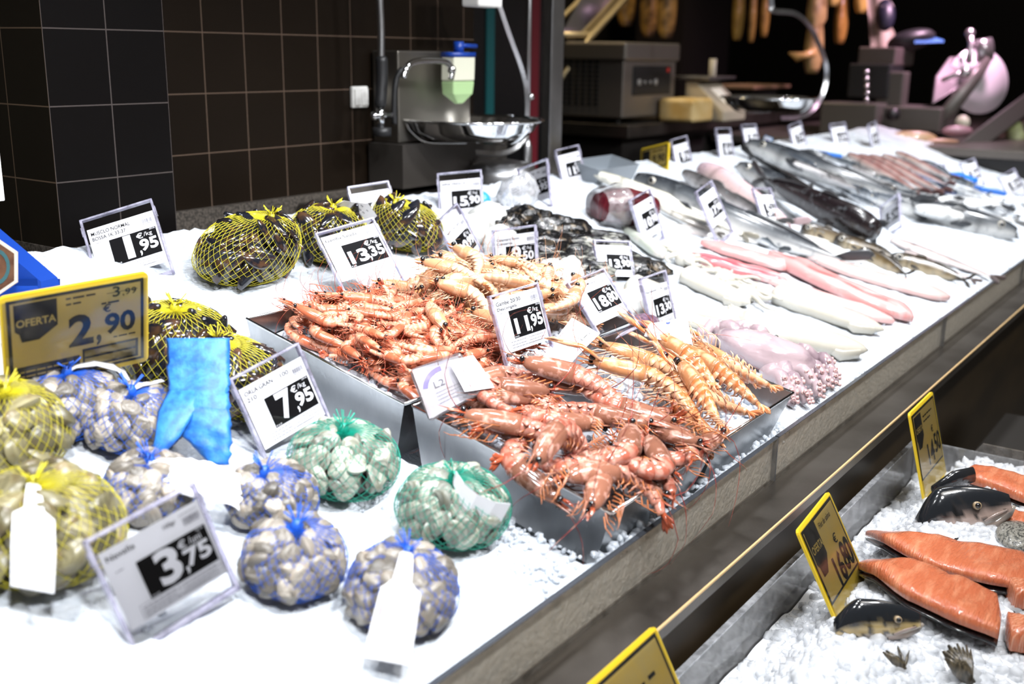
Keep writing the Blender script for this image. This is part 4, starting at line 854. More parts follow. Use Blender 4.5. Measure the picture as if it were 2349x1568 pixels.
def fish(head, tail, label, cols, hgt=.16, wid=.10, bend=0.0, roll=30, lift=None, group=None, eye=True, fins=True, big_head=1.0, name='fish', mouth=.0, z0=.9, taper=1.0, eye_r=.020, headcol=None, tailcol=None, fat_tail=.10):
    """one whole fish from photo point `head` to photo point `tail` on the ice; hgt/wid are shares of its length"""
    a, b = on_ice(*head), on_ice(*tail); lift = (a-b).length*wid*.42 if lift is None else lift; a, b = on_ice(*head, lift), on_ice(*tail, lift); d = TR0.inverted() @ (a-b); L = d.length; ang = math.atan2(d.y, d.x)
    mid = (a+b)/2; mid = Vector((mid.x, mid.y, ice_z(mid.x, mid.y)+lift))
    # follow the real height at both ends
    pitch = -math.atan2(d.z, math.hypot(d.x, d.y)); M = slope_m(mid, ang) @ Matrix.Rotation(pitch, 4, 'Y')
    t = thing(name, label, 'fish', M, group); NS, NV = 26, 20; rl = math.radians(roll); sd = int(abs(head[0]*7+tail[1]*3))
    back, side, bel = cols
    def prof(s):                                       # s 0 snout .. 1 tail root
        h = math.sin(PI*min(1, (s*.92+.035))**.62)**.85 if s < .35 else 1-.0*s
        h0 = math.sin(PI*min(1, (.35*.92+.035))**.62)**.85
        if s >= .35: h = h0*(1-((s-.35)/.65)**1.7*(1-fat_tail)*taper)
        if s < .3: h *= 1+(big_head-1)*(1-s/.3)
        return max(h, .03)
    def spine(s): return Vector((L*(.46-.90*s), bend*L*math.sin(PI*s), 0))
    Rr = Matrix.Rotation(rl, 3, 'X'); R = []; Cc = []
    for i in range(NS+1):
        s = i/NS; h = prof(s)*hgt*L/2; w_ = prof(s)**.9*wid*L/2*(1-.35*s); c = spine(s); rr = []; cc = []
        for j in range(NV):
            th = 2*PI*j/NV; cz = math.cos(th); q = Vector((0, w_*math.sin(th), h*cz)); rr.append(c+Rr @ q)
            k = cz+.30*nz(s*9, math.sin(th)*1.5, sd)
            if k > .25: f = sstep(.25, .75, k); col = tuple(x*(1-f)+y*f for x, y in zip(side, back))
            else: f = sstep(.25, -.45, k); col = tuple(x*(1-f)+y*f for x, y in zip(side, bel))
            if headcol and s < .20: col = tuple(x*(s/.2)**2+y*(1-(s/.2)**2) for x, y in zip(col, headcol))
            if tailcol and s > .80: f = sstep(.80, .92, s); col = tuple(x*(1-f)+y*f for x, y in zip(col, tailcol))
            if abs(s-.235) < .02: col = tuple(x*.6 for x in col)     # gill edge
            cc.append(col)
        R.append(rr); Cc.append(cc)
    body = MB().loft(R, 0, Cc); body.build('body', FSKIN, t)
    fc = tuple(x*.8+.02 for x in back); c = spine(1.0)
    tf = MB(); tc_ = tailcol or fc
    for sg in (1, -1):
        pts = [c+Rr @ Vector((.02*L, 0, 0)), c+Rr @ Vector((-.03*L, 0, sg*.03*L)), c+Rr @ Vector((-.085*L, 0, sg*hgt*.40*L)), c+Rr @ Vector((-.10*L, 0, sg*hgt*.46*L))]
        tf.tube(pts, [.010*L, .020*L, .020*L, .004*L], 8, 0, tc_, None, .16)
    tf.build('tail_fin', FFIN, t)
    if fins:
        for s0, s1, hh, z in ((.30, .44, .35, 1), (.55, .88, .24, 1), (.58, .86, .20, -1)):
            ds = MB(); n = 7; up = [spine(s0+(s1-s0)*k/n)+Rr @ Vector((0, 0, z*(prof(s0+(s1-s0)*k/n)*hgt*L/2*.95))) for k in range(n+1)]
            tp = [u+Rr @ Vector((-.02*L, 0, z*hgt*L*hh*.5*math.sin(PI*min(1, (k+.8)/n*.9))**.6)) for k, u in enumerate(up)]
            o = Rr @ Vector((0, .0012, 0)); ds.loft([[u-o, u+o, p_+o*.3, p_-o*.3] for u, p_ in zip(up, tp)], 0, [fc]*(n+1)); ds.build('dorsal_fin' if z > 0 else 'anal_fin', FFIN, t)
        sgn = 1 if math.sin(rl) < 0 else -1
        for sg in (1, -1):
            c0 = spine(.27)+Rr @ Vector((0, sg*prof(.27)*wid*L/2*.85, -prof(.27)*hgt*L*.12)); pf = MB()
            pf.tube([c0, c0+Rr @ Vector((-.05*L, sg*.012*L, -.010*L)), c0+Rr @ Vector((-.115*L, sg*.016*L, -.028*L))], [.006*L, .022*L, .005*L], 8, 0, fc, None, .18); pf.build('pectoral_fin', FFIN, t)
    if eye:
        for sg in (1, -1):
            e = spine(.105)+Rr @ Vector((0, sg*prof(.105)**.9*wid*L/2*.88, prof(.105)*hgt*L*.16)); er = eye_r*L
            o = MB().ball(e, er, 12, 8).build('eye', EYEW, t); MB().ball(e+Rr @ Vector((0, sg*er*.45, 0)), er*.72, 10, 7).build('pupil', EYEB, o)
    if mouth:
        mo = MB(); e = spine(.0); mo.tube([e+Rr @ Vector((.004*L, -prof(.0)*wid*L*.3-.008*L, -.004*L)), e+Rr @ Vector((.014*L, 0, -.010*L)), e+Rr @ Vector((.004*L, prof(.0)*wid*L*.3+.008*L, -.004*L))], .010*L*mouth, 8, 0, tuple(x*.7 for x in side), None, .6)
        mo.tube([spine(.14)+Rr @ Vector((0, 0, -prof(.14)*hgt*L*.42)), spine(.03)+Rr @ Vector((.01*L, 0, -hgt*L*.20*mouth)), spine(0)+Rr @ Vector((.03*L, 0, -hgt*L*.20*mouth))], [.02*L, .014*L, .004*L], 8, 0, side)
        mo.build('jaw', FSKIN, t)
    return t
# ---- big hakes and monkfish
fish((1700, 322), (2120, 470), 'highest hake on the pile, dark head raised at the back edge', HAKE, .125, .10, .03, 22, .055, eye_r=.017, mouth=.8)
fish((1685, 368), (2010, 520), 'hake just below the highest one, pointed snout and pale round eye', HAKE, .13, .11, .03, 20, .06, eye_r=.019, mouth=.5)
fish((1440, 396), (1965, 600), 'long hake with its black eye behind the 17,90 card', HAKE, .14, .10, .07, 24, .034, eye_r=.017)
fish((2346, 538), (1925, 432), 'big hake facing right, eye and open mouth near the ledge end', HAKE, .15, .12, -.03, -20, .03, eye_r=.021, mouth=.7)
fish((2025, 530), (1735, 395), 'dark brown monkfish with glossy skin, head towards the 5,70 card', DARK, .19, .16, -.02, 20, .075, eye=False, big_head=1.25, fins=True, fat_tail=.06)
fish((1600, 378), (1830, 520), 'skinned pink monkfish tail with a blood streak', PINKF, .17, .13, .03, 30, .045, eye=False, fins=False, headcol=(.50, .36, .40), name='monkfish_tail')
fish((1905, 478), (1715, 345), 'black fin-edged dogfish lying across the hakes', ((.008, .008, .009), (.014, .013, .014), (.12, .12, .12)), .10, .09, .02, 50, .085, eye=False)
# ---- white-bellied long fish by the tuna card
for h_, t_, bd, lb in (((1352, 402), (1660, 500), .05, 'pale long fish fillet running from the grey tub to the 17,90 card'), ((1478, 424), (1720, 545), .04, 'pale long fish fillet with a dark edge, second from the tuna'), ((1470, 448), (1650, 520), .05, 'pale long fish fillet just right of the tuna block'), ((1510, 470), (1655, 535), .04, 'greyish fish fillet below the others beside the 10,90 card')):
    fish(h_, t_, lb, PALE if 'grey' not in lb[:8] else ((.14, .12, .10), (.30, .27, .23), (.4, .38, .34)), .13, .09, bd, 75, .020, None, False, False, name='fish_fillet', fat_tail=.3)
fish((1560, 392), (1800, 520), 'grey-backed fish squeezed between the hake and the pale fillets', GREY, .12, .09, .05, 24, .03, eye=False)
fish((1640, 480), (1800, 575), 'narrow dark fish under the hake behind the 5,90 card', MACK, .12, .09, .03, 24, .02, eye=False)
# ---- brown fish near the glass lip
for h_, t_, lb in (((1832, 522), (1990, 572), 'small brown fish with black head, nearest the hake tail'), ((1908, 548), (2068, 596), 'small brown fish with black head, second in the row of brown fish'), ((1966, 574), (2085, 632), 'small brown fish third in the row, half covered by the last one'), ((2035, 590), (2225, 645), 'small brown fish closest to the glass lip, black tail')):
    fish(h_, t_, lb, BROWN, .24, .15, -.03, 25, .014, 'brown fish in a row above the glass lip', True, True, 1.2, eye_r=.040, headcol=(.02, .018, .016), tailcol=(.03, .025, .02))
for h_, t_, lb in (((2035, 545), (2290, 640), 'grey-pink fillet with dark lines right of the brown fish'), ((2070, 575), (2240, 645), 'grey-pink fillet lying under its darker neighbour by the brown fish')):
    fish(h_, t_, lb, ((.12, .085, .08), (.30, .24, .23), (.42, .37, .36)), .17, .07, .02, 80, .012, None, False, False, name='fish_fillet', fat_tail=.25)
# ---- many small silvery fish on the far pile
rg = random.Random(8); sgp = 'small silver fish on the far pile'
fish((2090, 478), (2345, 508), 'white-bellied fish lying long before the right-facing hake', ((.2, .2, .2), (.5, .5, .5), (.58, .58, .57)), .15, .1, .02, 80, .045, eye=False)
fish((2110, 455), (2310, 470), 'white fish with a black edge under the blue tray', ((.03, .03, .035), (.45, .46, .47), (.58, .58, .58)), .15, .1, .02, 70, .05, eye=False)
for k in range(40):
    u, v = k % 8, k // 8; hx_, hy_ = 1800+u*44+v*30+rg.uniform(-14, 14), 344+v*23+u*4+rg.uniform(-5, 5)
    dx, dy = rg.uniform(80, 125), rg.uniform(28, 48)
    if rg.random() < .3: h_, t_ = (hx_+dx, hy_+dy), (hx_, hy_)
    else: h_, t_ = (hx_, hy_), (hx_+dx, hy_+dy)
    fish(h_, t_, 'small silver fish among many on the far pile below the meat slicer', rg.choice((MACK, SILV, SILV, GREY)), rg.uniform(.16, .22), .11, rg.uniform(-.04, .04), rg.choice((28, 40, 20)), .03+.02*(v < 3)+rg.uniform(0, .02), sgp, True, False, eye_r=.022)
for k, (h_, t_) in enumerate((((1965, 350), (2150, 445)), ((1990, 352), (2170, 440)), ((2020, 352), (2180, 425)), ((1940, 346), (2120, 440)), ((2050, 345), (2190, 410)))):
    fish(h_, t_, 'slim reddish fish in the bundle left of the dark case frame', ((.12, .045, .042), (.32, .20, .18), (.55, .48, .45)), .10, .08, .02, 25, .08, 'slim reddish fish', False, False)
for k, (h_, t_) in enumerate((((2180, 440), (2290, 470)), ((2200, 455), (2330, 480)), ((2250, 450), (2349, 470)), ((2170, 425), (2250, 445)), ((2290, 475), (2380, 500)), ((2060, 440), (2140, 460)))):
    fish(h_, t_, 'small pale fish around the blue tray at the far right', SILV, .2, .12, .02, 70, .03, 'small pale fish by the blue tray', True, False, eye_r=.03)
TRAYB = mat('blue tray plastic', (.012, .13, .50), .35)
for k, (a, b, lb) in enumerate((((2065, 412), (2175, 452), 'blue tray edge sticking out under the silver fish'), ((2170, 395), (2215, 412), 'blue tray edge behind the whitish price card'), ((2250, 428), (2312, 440), 'blue tray edge beneath the far right price card'), ((1900, 348), (1935, 354), 'small blue tray corner among the far silver fish'))):
    p, q = on_ice(*a, .05), on_ice(*b, .05); d = q-p; m = MB(); n = Vector((-d.y, d.x, 0)).normalized()
    m.loft([[p+n*.0, p+n*.09, p+n*.085+V3((0, 0, -.02)), p+n*.005+V3((0, 0, -.02))], [q+n*.0, q+n*.09, q+n*.085+V3((0, 0, -.02)), q+n*.005+V3((0, 0, -.02))]]); bevel(m.build('blue_tray', TRAYB, None, False, None, lb, 'tray'), .006, 3)
# ================================================================ fillets, squid, cuttlefish, octopus
def slab(a, b, wpx, label, col, thick=.018, bend=0.0, name='fish_fillet', streak=None, lift=.006, pointed=(.25, .12), m_=None, cat='fillet', group=None, grain=0.0):
    pa, pb = on_ice(*a), on_ice(*b); d = TR0.inverted() @ (pb-pa); L = d.length; ang = math.atan2(d.y, d.x); mid = (pa+pb)/2; W = wpx/pxm(mid)/2
    M = slope_m(Vector((mid.x, mid.y, ice_z(mid.x, mid.y)+lift)), ang); sd = a[0]*.13; NS, NV = 30, 18; R = []; Cc = []
    for i in range(NS+1):
        s = i/NS; k = min(1, (s/pointed[0]) if pointed[0] else 1)**.55*min(1, ((1-s)/pointed[1]) if pointed[1] else 1)**.55; k = max(k, .04); rr = []; cc = []
        for j in range(NV):
            th = 2*PI*j/NV; y = math.cos(th); z = math.sin(th); yy = W*k*math.copysign(abs(y)**.8, y)*(1+.10*nz(s*5, y, sd)); zz = thick*(.4+.6*k)*(abs(z)**.7 if z > 0 else -.25*abs(z))*(1+.25*nz(s*6, y*2, sd+3))
            if z > 0: zz *= 1-.22*math.exp(-((y+.05)/.13)**2)      # shallow centre groove
            rr.append((L*(s-.5), yy+bend*L*math.sin(PI*s), zz))
            f = .5+.5*nz(s*4, y*2.2, sd+9); c = tuple(x*(.90+.14*f) for x in col)
            if streak:
                e = math.exp(-((y-streak[3])/streak[4])**2)*(.4+.6*(nz(s*6, 1, sd) > -.3)); c = tuple(x*(1-e)+g*e for x, g in zip(c, streak[:3]))
            cc.append(c)
        R.append(rr); Cc.append(cc)
    return MB().loft(R, 0, Cc).build(name, m_ or FLESH, None, True, M, label, cat, group)
PK = (.54, .245, .235); PK2 = (.56, .33, .315); WH = (.56, .55, .53)
slab((1575, 592), (1805, 655), 62, 'brightest pink fillet, pointed towards the price cards', (.46, .13, .14), .02, -.02, streak=(.32, .04, .06, -.35, .3))
slab((1605, 565), (1815, 625), 62, 'pink fillet tucked behind the brightest pink one', (.52, .23, .22), .02, -.02, streak=(.38, .08, .09, .5, .25), lift=.008)
slab((1760, 592), (2092, 745), 84, 'long pink fillet pointing at the glass lip, curled dark end', PK, .028, -.04, streak=(.34, .06, .06, -.1, .16), lift=.010)
slab((1740, 640), (2050, 745), 54, 'pink fillet along the near side of the long pink one', PK2, .018, -.03, lift=.004)
slab((1870, 605), (2178, 692), 74, 'palest pink fillet nearest the brown fish', (.55, .36, .34), .022, -.04, lift=.006)
slab((1790, 560), (2020, 655), 56, 'whitish pink fillet between the long pink and the palest one', (.56, .42, .40), .02, -.02, lift=.004)
slab((1500, 512), (1900, 560), 60, 'long white fillet below the 17,90 card', WH, .018, -.02, lift=.002)
slab((1640, 535), (1985, 605), 48, 'white fillet with a dark skin edge behind the pink ones', WH, .02, -.02, streak=(.03, .03, .04, .75, .14), lift=.004)
slab((1430, 515), (1520, 600), 46, 'greenish white fish slab leaning at the 10,90 card', (.34, .36, .31), .02, 0, lift=.006)
SQ = mat('white squid', (.44, .42, .37), .16, coat=.3, n2=(.39, .365, .31), nscale=12, sss=0)
def squid(a, b, wpx, label, lift=.0, tip=1.0):
    pa, pb = on_ice(*a, .016+lift), on_ice(*b, .016+lift); d = TR0.inverted() @ (pb-pa); L = d.length; W = wpx/pxm((pa+pb)/2)/2; mid = (pa+pb)/2
    M = slope_m(Vector((mid.x, mid.y, ice_z(mid.x, mid.y)+W*.50+lift)), math.atan2(d.y, d.x)); R = []; NV = 22
    for i in range(27):
        s = i/26; k = (min(1, s/.07)**.5)*(1-.30*s)*(1 if s < .72 else max(.02, 1-((s-.72)/.28)**2.0)**.6); k = max(k, .05)
        R.append([(L*(s-.5), W*k*math.cos(2*PI*j/NV)*(1+.03*nz(s*5, j, W*99)), W*.62*k*math.sin(2*PI*j/NV)-.10*W*math.sin(PI*s)) for j in range(NV)])
    t = thing('squid', label, 'squid', M, 'cleaned white squid tubes'); MB().loft(R).build('mantle', SQ, t)
    f = MB()
    for sg in (1, -1): f.tube([(L*.14, sg*W*.55, -W*.1), (L*.28, sg*W*.86, -W*.2), (L*.42, sg*W*.45, -W*.1), (L*.47, 0, 0)], [W*.05, W*.26, W*.22, W*.05], 8, 0, (1, 1, 1), None, .3)
    f.build('fin', SQ, t); return t
squid((1690, 745), (1990, 812), 108, 'largest white squid tube, lying nearest the octopus')
squid((1768, 672), (2028, 762), 84, 'white squid tube behind the largest one, grey dot at its tip')
squid((1430, 665), (1700, 748), 112, 'white squid tube pointing at the 13,30 card')
squid((1570, 628), (1720, 700), 80, 'white squid tube half under the tentacle clump')
squid((1520, 705), (1690, 765), 60, 'thin white squid body left of the largest tube')
def tentacles(c, r, n, label, seed, col=SQ, rad=.008):
    p = on_ice(*c); rg = random.Random(seed); M = slope_m(Vector((p.x, p.y, ice_z(p.x, p.y)+.012)), 0); m = MB(); m.ball((0, 0, .006), (r*.5, r*.45, .020), 14, 8)
    for k in range(n):
        a = rg.uniform(0, 6.28); pts = [Vector((0, 0, .012))]; d = a
        for q in range(9): d += rg.uniform(-.75, .75); pts.append(pts[-1]+Vector((math.cos(d), math.sin(d), rg.uniform(-.25, .25)-.08))*(r*.2)); pts[-1].z = max(-.006, min(.026, pts[-1].z))
        m.tube(pts, [rad*(1.15-.8*q/9) for q in range(10)], 8)
    return m.build('squid_tentacles', col, None, True, M, label, 'tentacles', 'white squid tentacle clumps')
tentacles((1712, 690), .055, 14, 'white tentacle clump between the two big squid tubes', 3)
tentacles((1660, 655), .055, 12, 'white tentacle clump beside the pink fillets', 4)
tentacles((1565, 610), .045, 10, 'white tentacle clump behind the 13,30 card', 5)
tentacles((1690, 745), .040, 9, 'small white tentacle clump at the mouth of the largest squid', 6)
def lump(c, r, label, m_, name, seed, cat, lift=.0, group=None, bumps=.25, heading=0.0, fr=3.0, col=None):
    p = on_ice(*c, lift); M = slope_m(Vector((p.x, p.y, ice_z(p.x, p.y)+lift)), heading); m = MB().ball((0, 0, 0), 1.0, 34, 22)
    def w_(v): k = 1+bumps*nz(v.x, v.y, v.z+seed*3.3, fr*.5)+bumps*.35*nz(v.x, v.y, v.z+seed, fr*1.6); return Vector((v.x*r[0]*k, v.y*r[1]*k, v.z*r[2]*k))
    return m.warp(w_).build(name, m_, None, True, M, label, cat, group)
CUT = mat('white cuttlefish', (.52, .52, .50), .25, coat=.2)
for c, r, lb, hd_ in (((1262, 628), (.040, .030, .034), 'white cleaned cuttlefish right of the 9,50 card', .3), ((1305, 630), (.045, .034, .040), 'white cleaned cuttlefish in front of the black ones', .8), ((1290, 668), (.05, .032, .03), 'white cleaned cuttlefish behind the langoustine card', .2), ((1120, 512), (.05, .04, .05), 'white cleaned cuttlefish between the mussels and the 9,50 card', 2.2), ((1085, 530), (.05, .035, .04), 'white squid lump leaning behind the 10,99 card', 1), ((1150, 560), (.06, .04, .04), 'white squid lump above the pale prawns', .4), ((1440, 700), (.06, .04, .03), 'white squid lump left of the 13,30 card', .1)):
    lump(c, r, lb, CUT, 'cuttlefish', int(c[0]), 'cuttlefish', .018, 'white cleaned cuttlefish', .18, hd_)
lump((1468, 742), (.05, .022, .02), 'purple squid piece behind the 18,80 card', mat('purple squid skin', (.06, .035, .05), .25, n2=(.14, .08, .12), nscale=120), 'squid', 7, 'squid', .012, None, .15, -.3)
INKY = mat('inky cuttlefish skin', (.004, .004, .005), .16, spec=.5, coat=.15, n2=(.24, .24, .21), nscale=42, nlo=.50, nhi=.62, bump=(170, .8, .003), stretch=(.5, 1.7, 1))
INKD = mat('black cuttlefish skin', (.003, .003, .0035), .16, spec=.5, coat=.15, n2=(.10, .075, .05), nscale=45, nlo=.55, nhi=.68, bump=(170, .8, .003))
for i, (c, r, hd_, k, lb) in enumerate((((1165, 520), (.05, .04, .03), .3, 1, 'small inky cuttlefish head lowest at the left of the black pile'), ((1215, 510), (.07, .042, .038), -.5, 1, 'black cuttlefish with a wet round head at the top left of the pile'), ((1290, 535), (.09, .05, .040), -.6, 1, 'black cuttlefish behind the 9,50 card'), ((1262, 565), (.075, .045, .038), -.4, 1, 'brownish black cuttlefish touching the right of the 9,50 card'), ((1330, 575), (.09, .05, .036), -.5, 0, 'black and white marbled cuttlefish in the middle of the pile'), ((1300, 608), (.09, .045, .030), -.4, 0, 'marbled cuttlefish above the white cleaned ones'), ((1375, 560), (.085, .045, .036), -.6, 0, 'black cuttlefish with pale patches before the tuna'), ((1350, 628), (.07, .045, .028), -.4, 0, 'marbled cuttlefish left of the 13,90 card'), ((1400, 600), (.09, .04, .03), -.5, 0, 'marbled cuttlefish hidden by the 13,90 card'), ((1465, 615), (.085, .042, .024), -.55, 1, 'black cuttlefish tapering off at the right end of the pile'))):
    lump(c, r, lb, INKD if k else INKY, 'black_cuttlefish', i, 'cuttlefish', .022, 'black cuttlefish in their ink', .32, hd_, 4)
# ---- tuna
TUNA = mat('dark tuna flesh', (.055, .004, .008), .26, coat=.12, n2=(.10, .010, .015), nscale=30, nlo=.4, nhi=.65, stretch=(1, 6, 1), bump=(40, .25, .003))
tp = on_ice(1425, 512); tn = thing('tuna_block', 'dark red tuna block partly wrapped in cling film', 'tuna', slope_m(tp, -.35))
m = MB(); R = []
for i in range(13):
    s = i/12; R.append([(.17*(s-.5), .052*math.cos(2*PI*j/18)*(.75+.25*math.sin(PI*s))+.006*nz(s*4, j*.4, 2), .045+.048*math.copysign(abs(math.sin(2*PI*j/18))**.6, math.sin(2*PI*j/18))*(.7+.3*math.sin(PI*s))+.005*nz(s*5, j*.5, 7)) for j in range(18)])
m.loft(R).build('flesh', TUNA, tn)
fm = MB(); R = []
for i in range(9):
    s = i/8; R.append([(.17*(-.56+.42*s), (.060*math.cos(2*PI*j/26))*(.8+.25*s)+.006*nz(s*8, j*1.3, 5), .046+.056*math.sin(2*PI*j/26)*(.75+.3*s)+.006*nz(s*8, j*1.1, 9)) for j in range(26)])
fm.loft(R, cap=False).build('cling_film', FILM, tn)
# ---- octopus
OCT = mat('pinkish octopus skin', (.33, .25, .265), .16, coat=.35, n2=(.12, .075, .105), nscale=16, nlo=.50, nhi=.78, bump=(50, .3, .003))
op = on_ice(1760, 842); oc = thing('octopus', 'pale lilac octopus with rows of suckers hanging at the glass lip', 'octopus', slope_m(op, 0))
iw = oc.matrix_world.inverted()
def ol(px, py, up=.0): q = on_ice(px, py); q.z += up; return iw @ q
m = MB(); nvm = MB().ball((0, 0, 0), 1, 30, 18); a, b = ol(1640, 800), ol(1870, 880); ax = (b-a); rot = math.atan2(ax.y, ax.x); cm = (a+b)/2
def wo(v):
    k = 1+.16*nz(v.x, v.y, v.z, 1.6)+.06*nz(v.x, v.y, v.z, 5); q = Vector((v.x*ax.length*.50*k, v.y*.052*k, v.z*.040*k)); return Matrix.Rotation(rot, 3, 'Z') @ q + cm + Vector((0, 0, .026))
nvm.warp(wo); m.add(nvm.v, nvm.f)
arms = [[(1800, 850), (1850, 862), (1885, 885), (1895, 905)], [(1770, 850), (1830, 880), (1870, 905), (1875, 922)], [(1790, 880), (1815, 905), (1835, 925), (1850, 935)], [(1760, 880), (1790, 905), (1808, 925), (1815, 938)], [(1700, 800), (1660, 780), (1630, 772), (1605, 780)], [(1720, 810), (1690, 800), (1650, 800), (1620, 795)], [(1745, 805), (1720, 785), (1680, 772), (1640, 765)], [(1830, 845), (1880, 850), (1905, 872), (1912, 895)]]
SUCK = mat('octopus sucker', (.50, .34, .32), .25, n2=(.38, .22, .22), nscale=200); sk = MB(); sk_h = MB()
for k, arm in enumerate(arms):
    pts = []
    for i in range(13):
        f = i/12*3; j = min(2, int(f)); g = f-j; x = arm[j][0]*(1-g)+arm[j+1][0]*g; y = arm[j][1]*(1-g)+arm[j+1][1]*g; pts.append(ol(x, y, .030-.014*i/12+.006*math.sin(i*1.3+k)))
    m.tube(pts, [.019-.010*i/12 for i in range(13)], 12)
    if k in (0, 1, 2, 3, 7):
        for i in range(3, 13):
            for sg in (-1, 1):
                q = pts[i]; tn_ = (pts[min(12, i+1)]-pts[i-1]).normalized(); sdv = tn_.cross(Vector((0, 0, 1))).normalized(); r_ = .019-.010*i/12; dr = (Vector((0, -.75, .35))+sdv*sg*.65).normalized(); c0 = q+dr*r_*.95; s_ = .0062-.0022*i/12
                F = frames([c0-dr*.002, c0+dr*.0045]); sk.tube([c0-dr*.002, c0+dr*.003, c0+dr*.0048], [s_*.75, s_, s_*.78], 10); sk_h.tube([c0+dr*.0045, c0+dr*.0052], [s_*.42, s_*.36], 8)
m.build('body', OCT, oc); so = sk.build('sucker', SUCK, oc); sk_h.build('sucker_hole', mat('sucker hole', (.20, .10, .10), .4), so)
e = ol(1771, 841, .058); MB().ball(e, .0075, 12, 8).build('eye', mat('octopus eye rim', (.45, .5, .56), .1), oc); MB().ball(e+Vector((-.001, -.003, .003)), .0052, 12, 8).build('pupil', EYEB, oc)
# ================================================================ salmon on the tub ice
SALM = mat('salmon flesh', (.47, .125, .055), .16, coat=.3, n2=(.60, .23, .12), nscale=18, nlo=.45, nhi=.75, stretch=(1, 5, 1), bump=(80, .8, .004))
SALC = SALM.copy(); SALC.name = 'salmon flesh chevrons'
N_ = SALC.node_tree.nodes; L_ = SALC.node_tree.links                 # white fat lines in a V pattern
tc_ = N_.new('ShaderNodeTexCoord'); sp_ = N_.new('ShaderNodeSeparateXYZ'); L_.new(tc_.outputs['Object'], sp_.inputs[0])
ab_ = N_.new('ShaderNodeMath'); ab_.operation = 'ABSOLUTE'; L_.new(sp_.outputs['Y'], ab_.inputs[0])
ad_ = N_.new('ShaderNodeMath'); ad_.operation = 'MULTIPLY_ADD'; ad_.inputs[1].default_value = 1.2; L_.new(ab_.outputs[0], ad_.inputs[0]); L_.new(sp_.outputs['X'], ad_.inputs[2])
sn_ = N_.new('ShaderNodeMath'); sn_.operation = 'PINGPONG'; sn_.inputs[1].default_value = .0038; L_.new(ad_.outputs[0], sn_.inputs[0])
lt_ = N_.new('ShaderNodeMapRange'); lt_.inputs[1].default_value = .0005; lt_.inputs[2].default_value = .0016; lt_.inputs[3].default_value = .55; lt_.inputs[4].default_value = 0; L_.new(sn_.outputs[0], lt_.inputs[0])
mx_ = N_.new('ShaderNodeMix'); mx_.data_type = 'RGBA'; L_.new(lt_.outputs[0], mx_.inputs[0]); p_ = N_['Principled BSDF']; L_.new(p_.inputs['Base Color'].links[0].from_socket, mx_.inputs[6]); mx_.inputs[7].default_value = (.72, .38, .25, 1); L_.new(mx_.outputs[2], p_.inputs['Base Color'])
SSKIN = mat('black salmon skin', (.010, .011, .013), .16, spec=.6, coat=.5, n2=(.05, .05, .055), nscale=60, nlo=.6, nhi=.8, bump=(120, .2, .001))
def on_tub(px, py, up=0.0):
    p = hz(px, py, .75+up)
    for _ in range(5): p = hz(px, py, mound(p.x, p.y)+up)
    return p
def fillet(pts, wpx, label, thick=.026, up=.012, mt=None, ends=(.3, .04), skin=True, group=None, name='salmon_fillet', cat='salmon', arch=0.0):
    """salmon side along photo points `pts`; wpx = half widths in px at each"""
    P = [on_tub(*p, up) for p in pts]; mid = sum(P, Vector())/len(P); t = thing(name, label, cat, Matrix.Translation(mid), group)
    NS, NV = 34, 20; R = []; K = []
    for i in range(NS+1):
        f = i/NS*(len(P)-1); j = min(len(P)-2, int(f)); g = f-j; g2 = g*g*(3-2*g); c = P[j]*(1-g)+P[j+1]*g; w_ = (wpx[j]*(1-g2)+wpx[j+1]*g2)/pxm(c); d = P[min(j+1, len(P)-1)]-P[j]
        if 0 < j and g < .5: d = (P[j+1]-P[j])*(.5+g)+(P[j]-P[j-1])*(.5-g)
        elif j < len(P)-2 and g >= .5: d = (P[j+1]-P[j])*(1.5-g)+(P[j+2]-P[j+1])*(g-.5)
        d.z = 0; d.normalize(); n = Vector((-d.y, d.x, 0)); s = i/NS
        k = min(1, s/ends[0])**.5*min(1, (1-s)/ends[1])**.4; k = max(k, .05); R.append((c-mid+Vector((0, 0, arch*math.sin(PI*s))), n, w_*k, thick*(.35+.65*k), s))
    def skinring(c, n, w_, th, s, lo):
        o = []
        for j in range(NV):
            a = 2*PI*j/NV; y = math.copysign(abs(math.cos(a))**.75, math.cos(a))*(1+.05*nz(s*6, math.cos(a), 3)); z = math.sin(a)
            if lo: o.append(c+n*(w_*1.03*y)+Vector((0, 0, -.004+.006*z-.006)))
            else: o.append(c+n*(w_*y)+Vector((0, 0, th*(abs(z)**.42 if z > 0 else -.25*abs(z))*(1+.16*nz(s*7, y*2, 5)-.20*math.exp(-((y+.1)/.12)**2)))))
        return o
    MB().loft([skinring(c, n, w_, th, s, False) for c, n, w_, th, s in R]).build('flesh', mt or SALM, t)
    if skin: MB().loft([skinring(c, n, w_, th, s, True) for c, n, w_, th, s in R]).build('skin', SSKIN, t)
    return t
fillet([(1985, 1226), (2070, 1240), (2170, 1278), (2270, 1300), (2380, 1318)], [26, 52, 82, 94, 90], 'long salmon fillet with its black skin showing below its narrow tip', .017, .022, ends=(.28, .02))
fillet([(1975, 1300), (2050, 1320), (2130, 1372), (2210, 1400), (2296, 1425)], [46, 60, 80, 98, 94], 'salmon fillet ending in a straight cut at the small portions', .020, .020, ends=(.22, .03), arch=.012)
fillet([(2212, 1090), (2280, 1103), (2380, 1140)], [40, 52, 60], 'salmon fillet at the back with a black fin beside its tip', .020, .012, ends=(.1, .02))
fillet([(2290, 1180), (2330, 1195), (2390, 1215)], [20, 34, 40], 'salmon flesh under the upper salmon head at the right edge', .016, .004, ends=(.2, .02))
fillet([(2310, 1370), (2390, 1385)], [40, 40], 'salmon portion at the right edge, the upper one', .030, .006, SALC, (.06, .06))
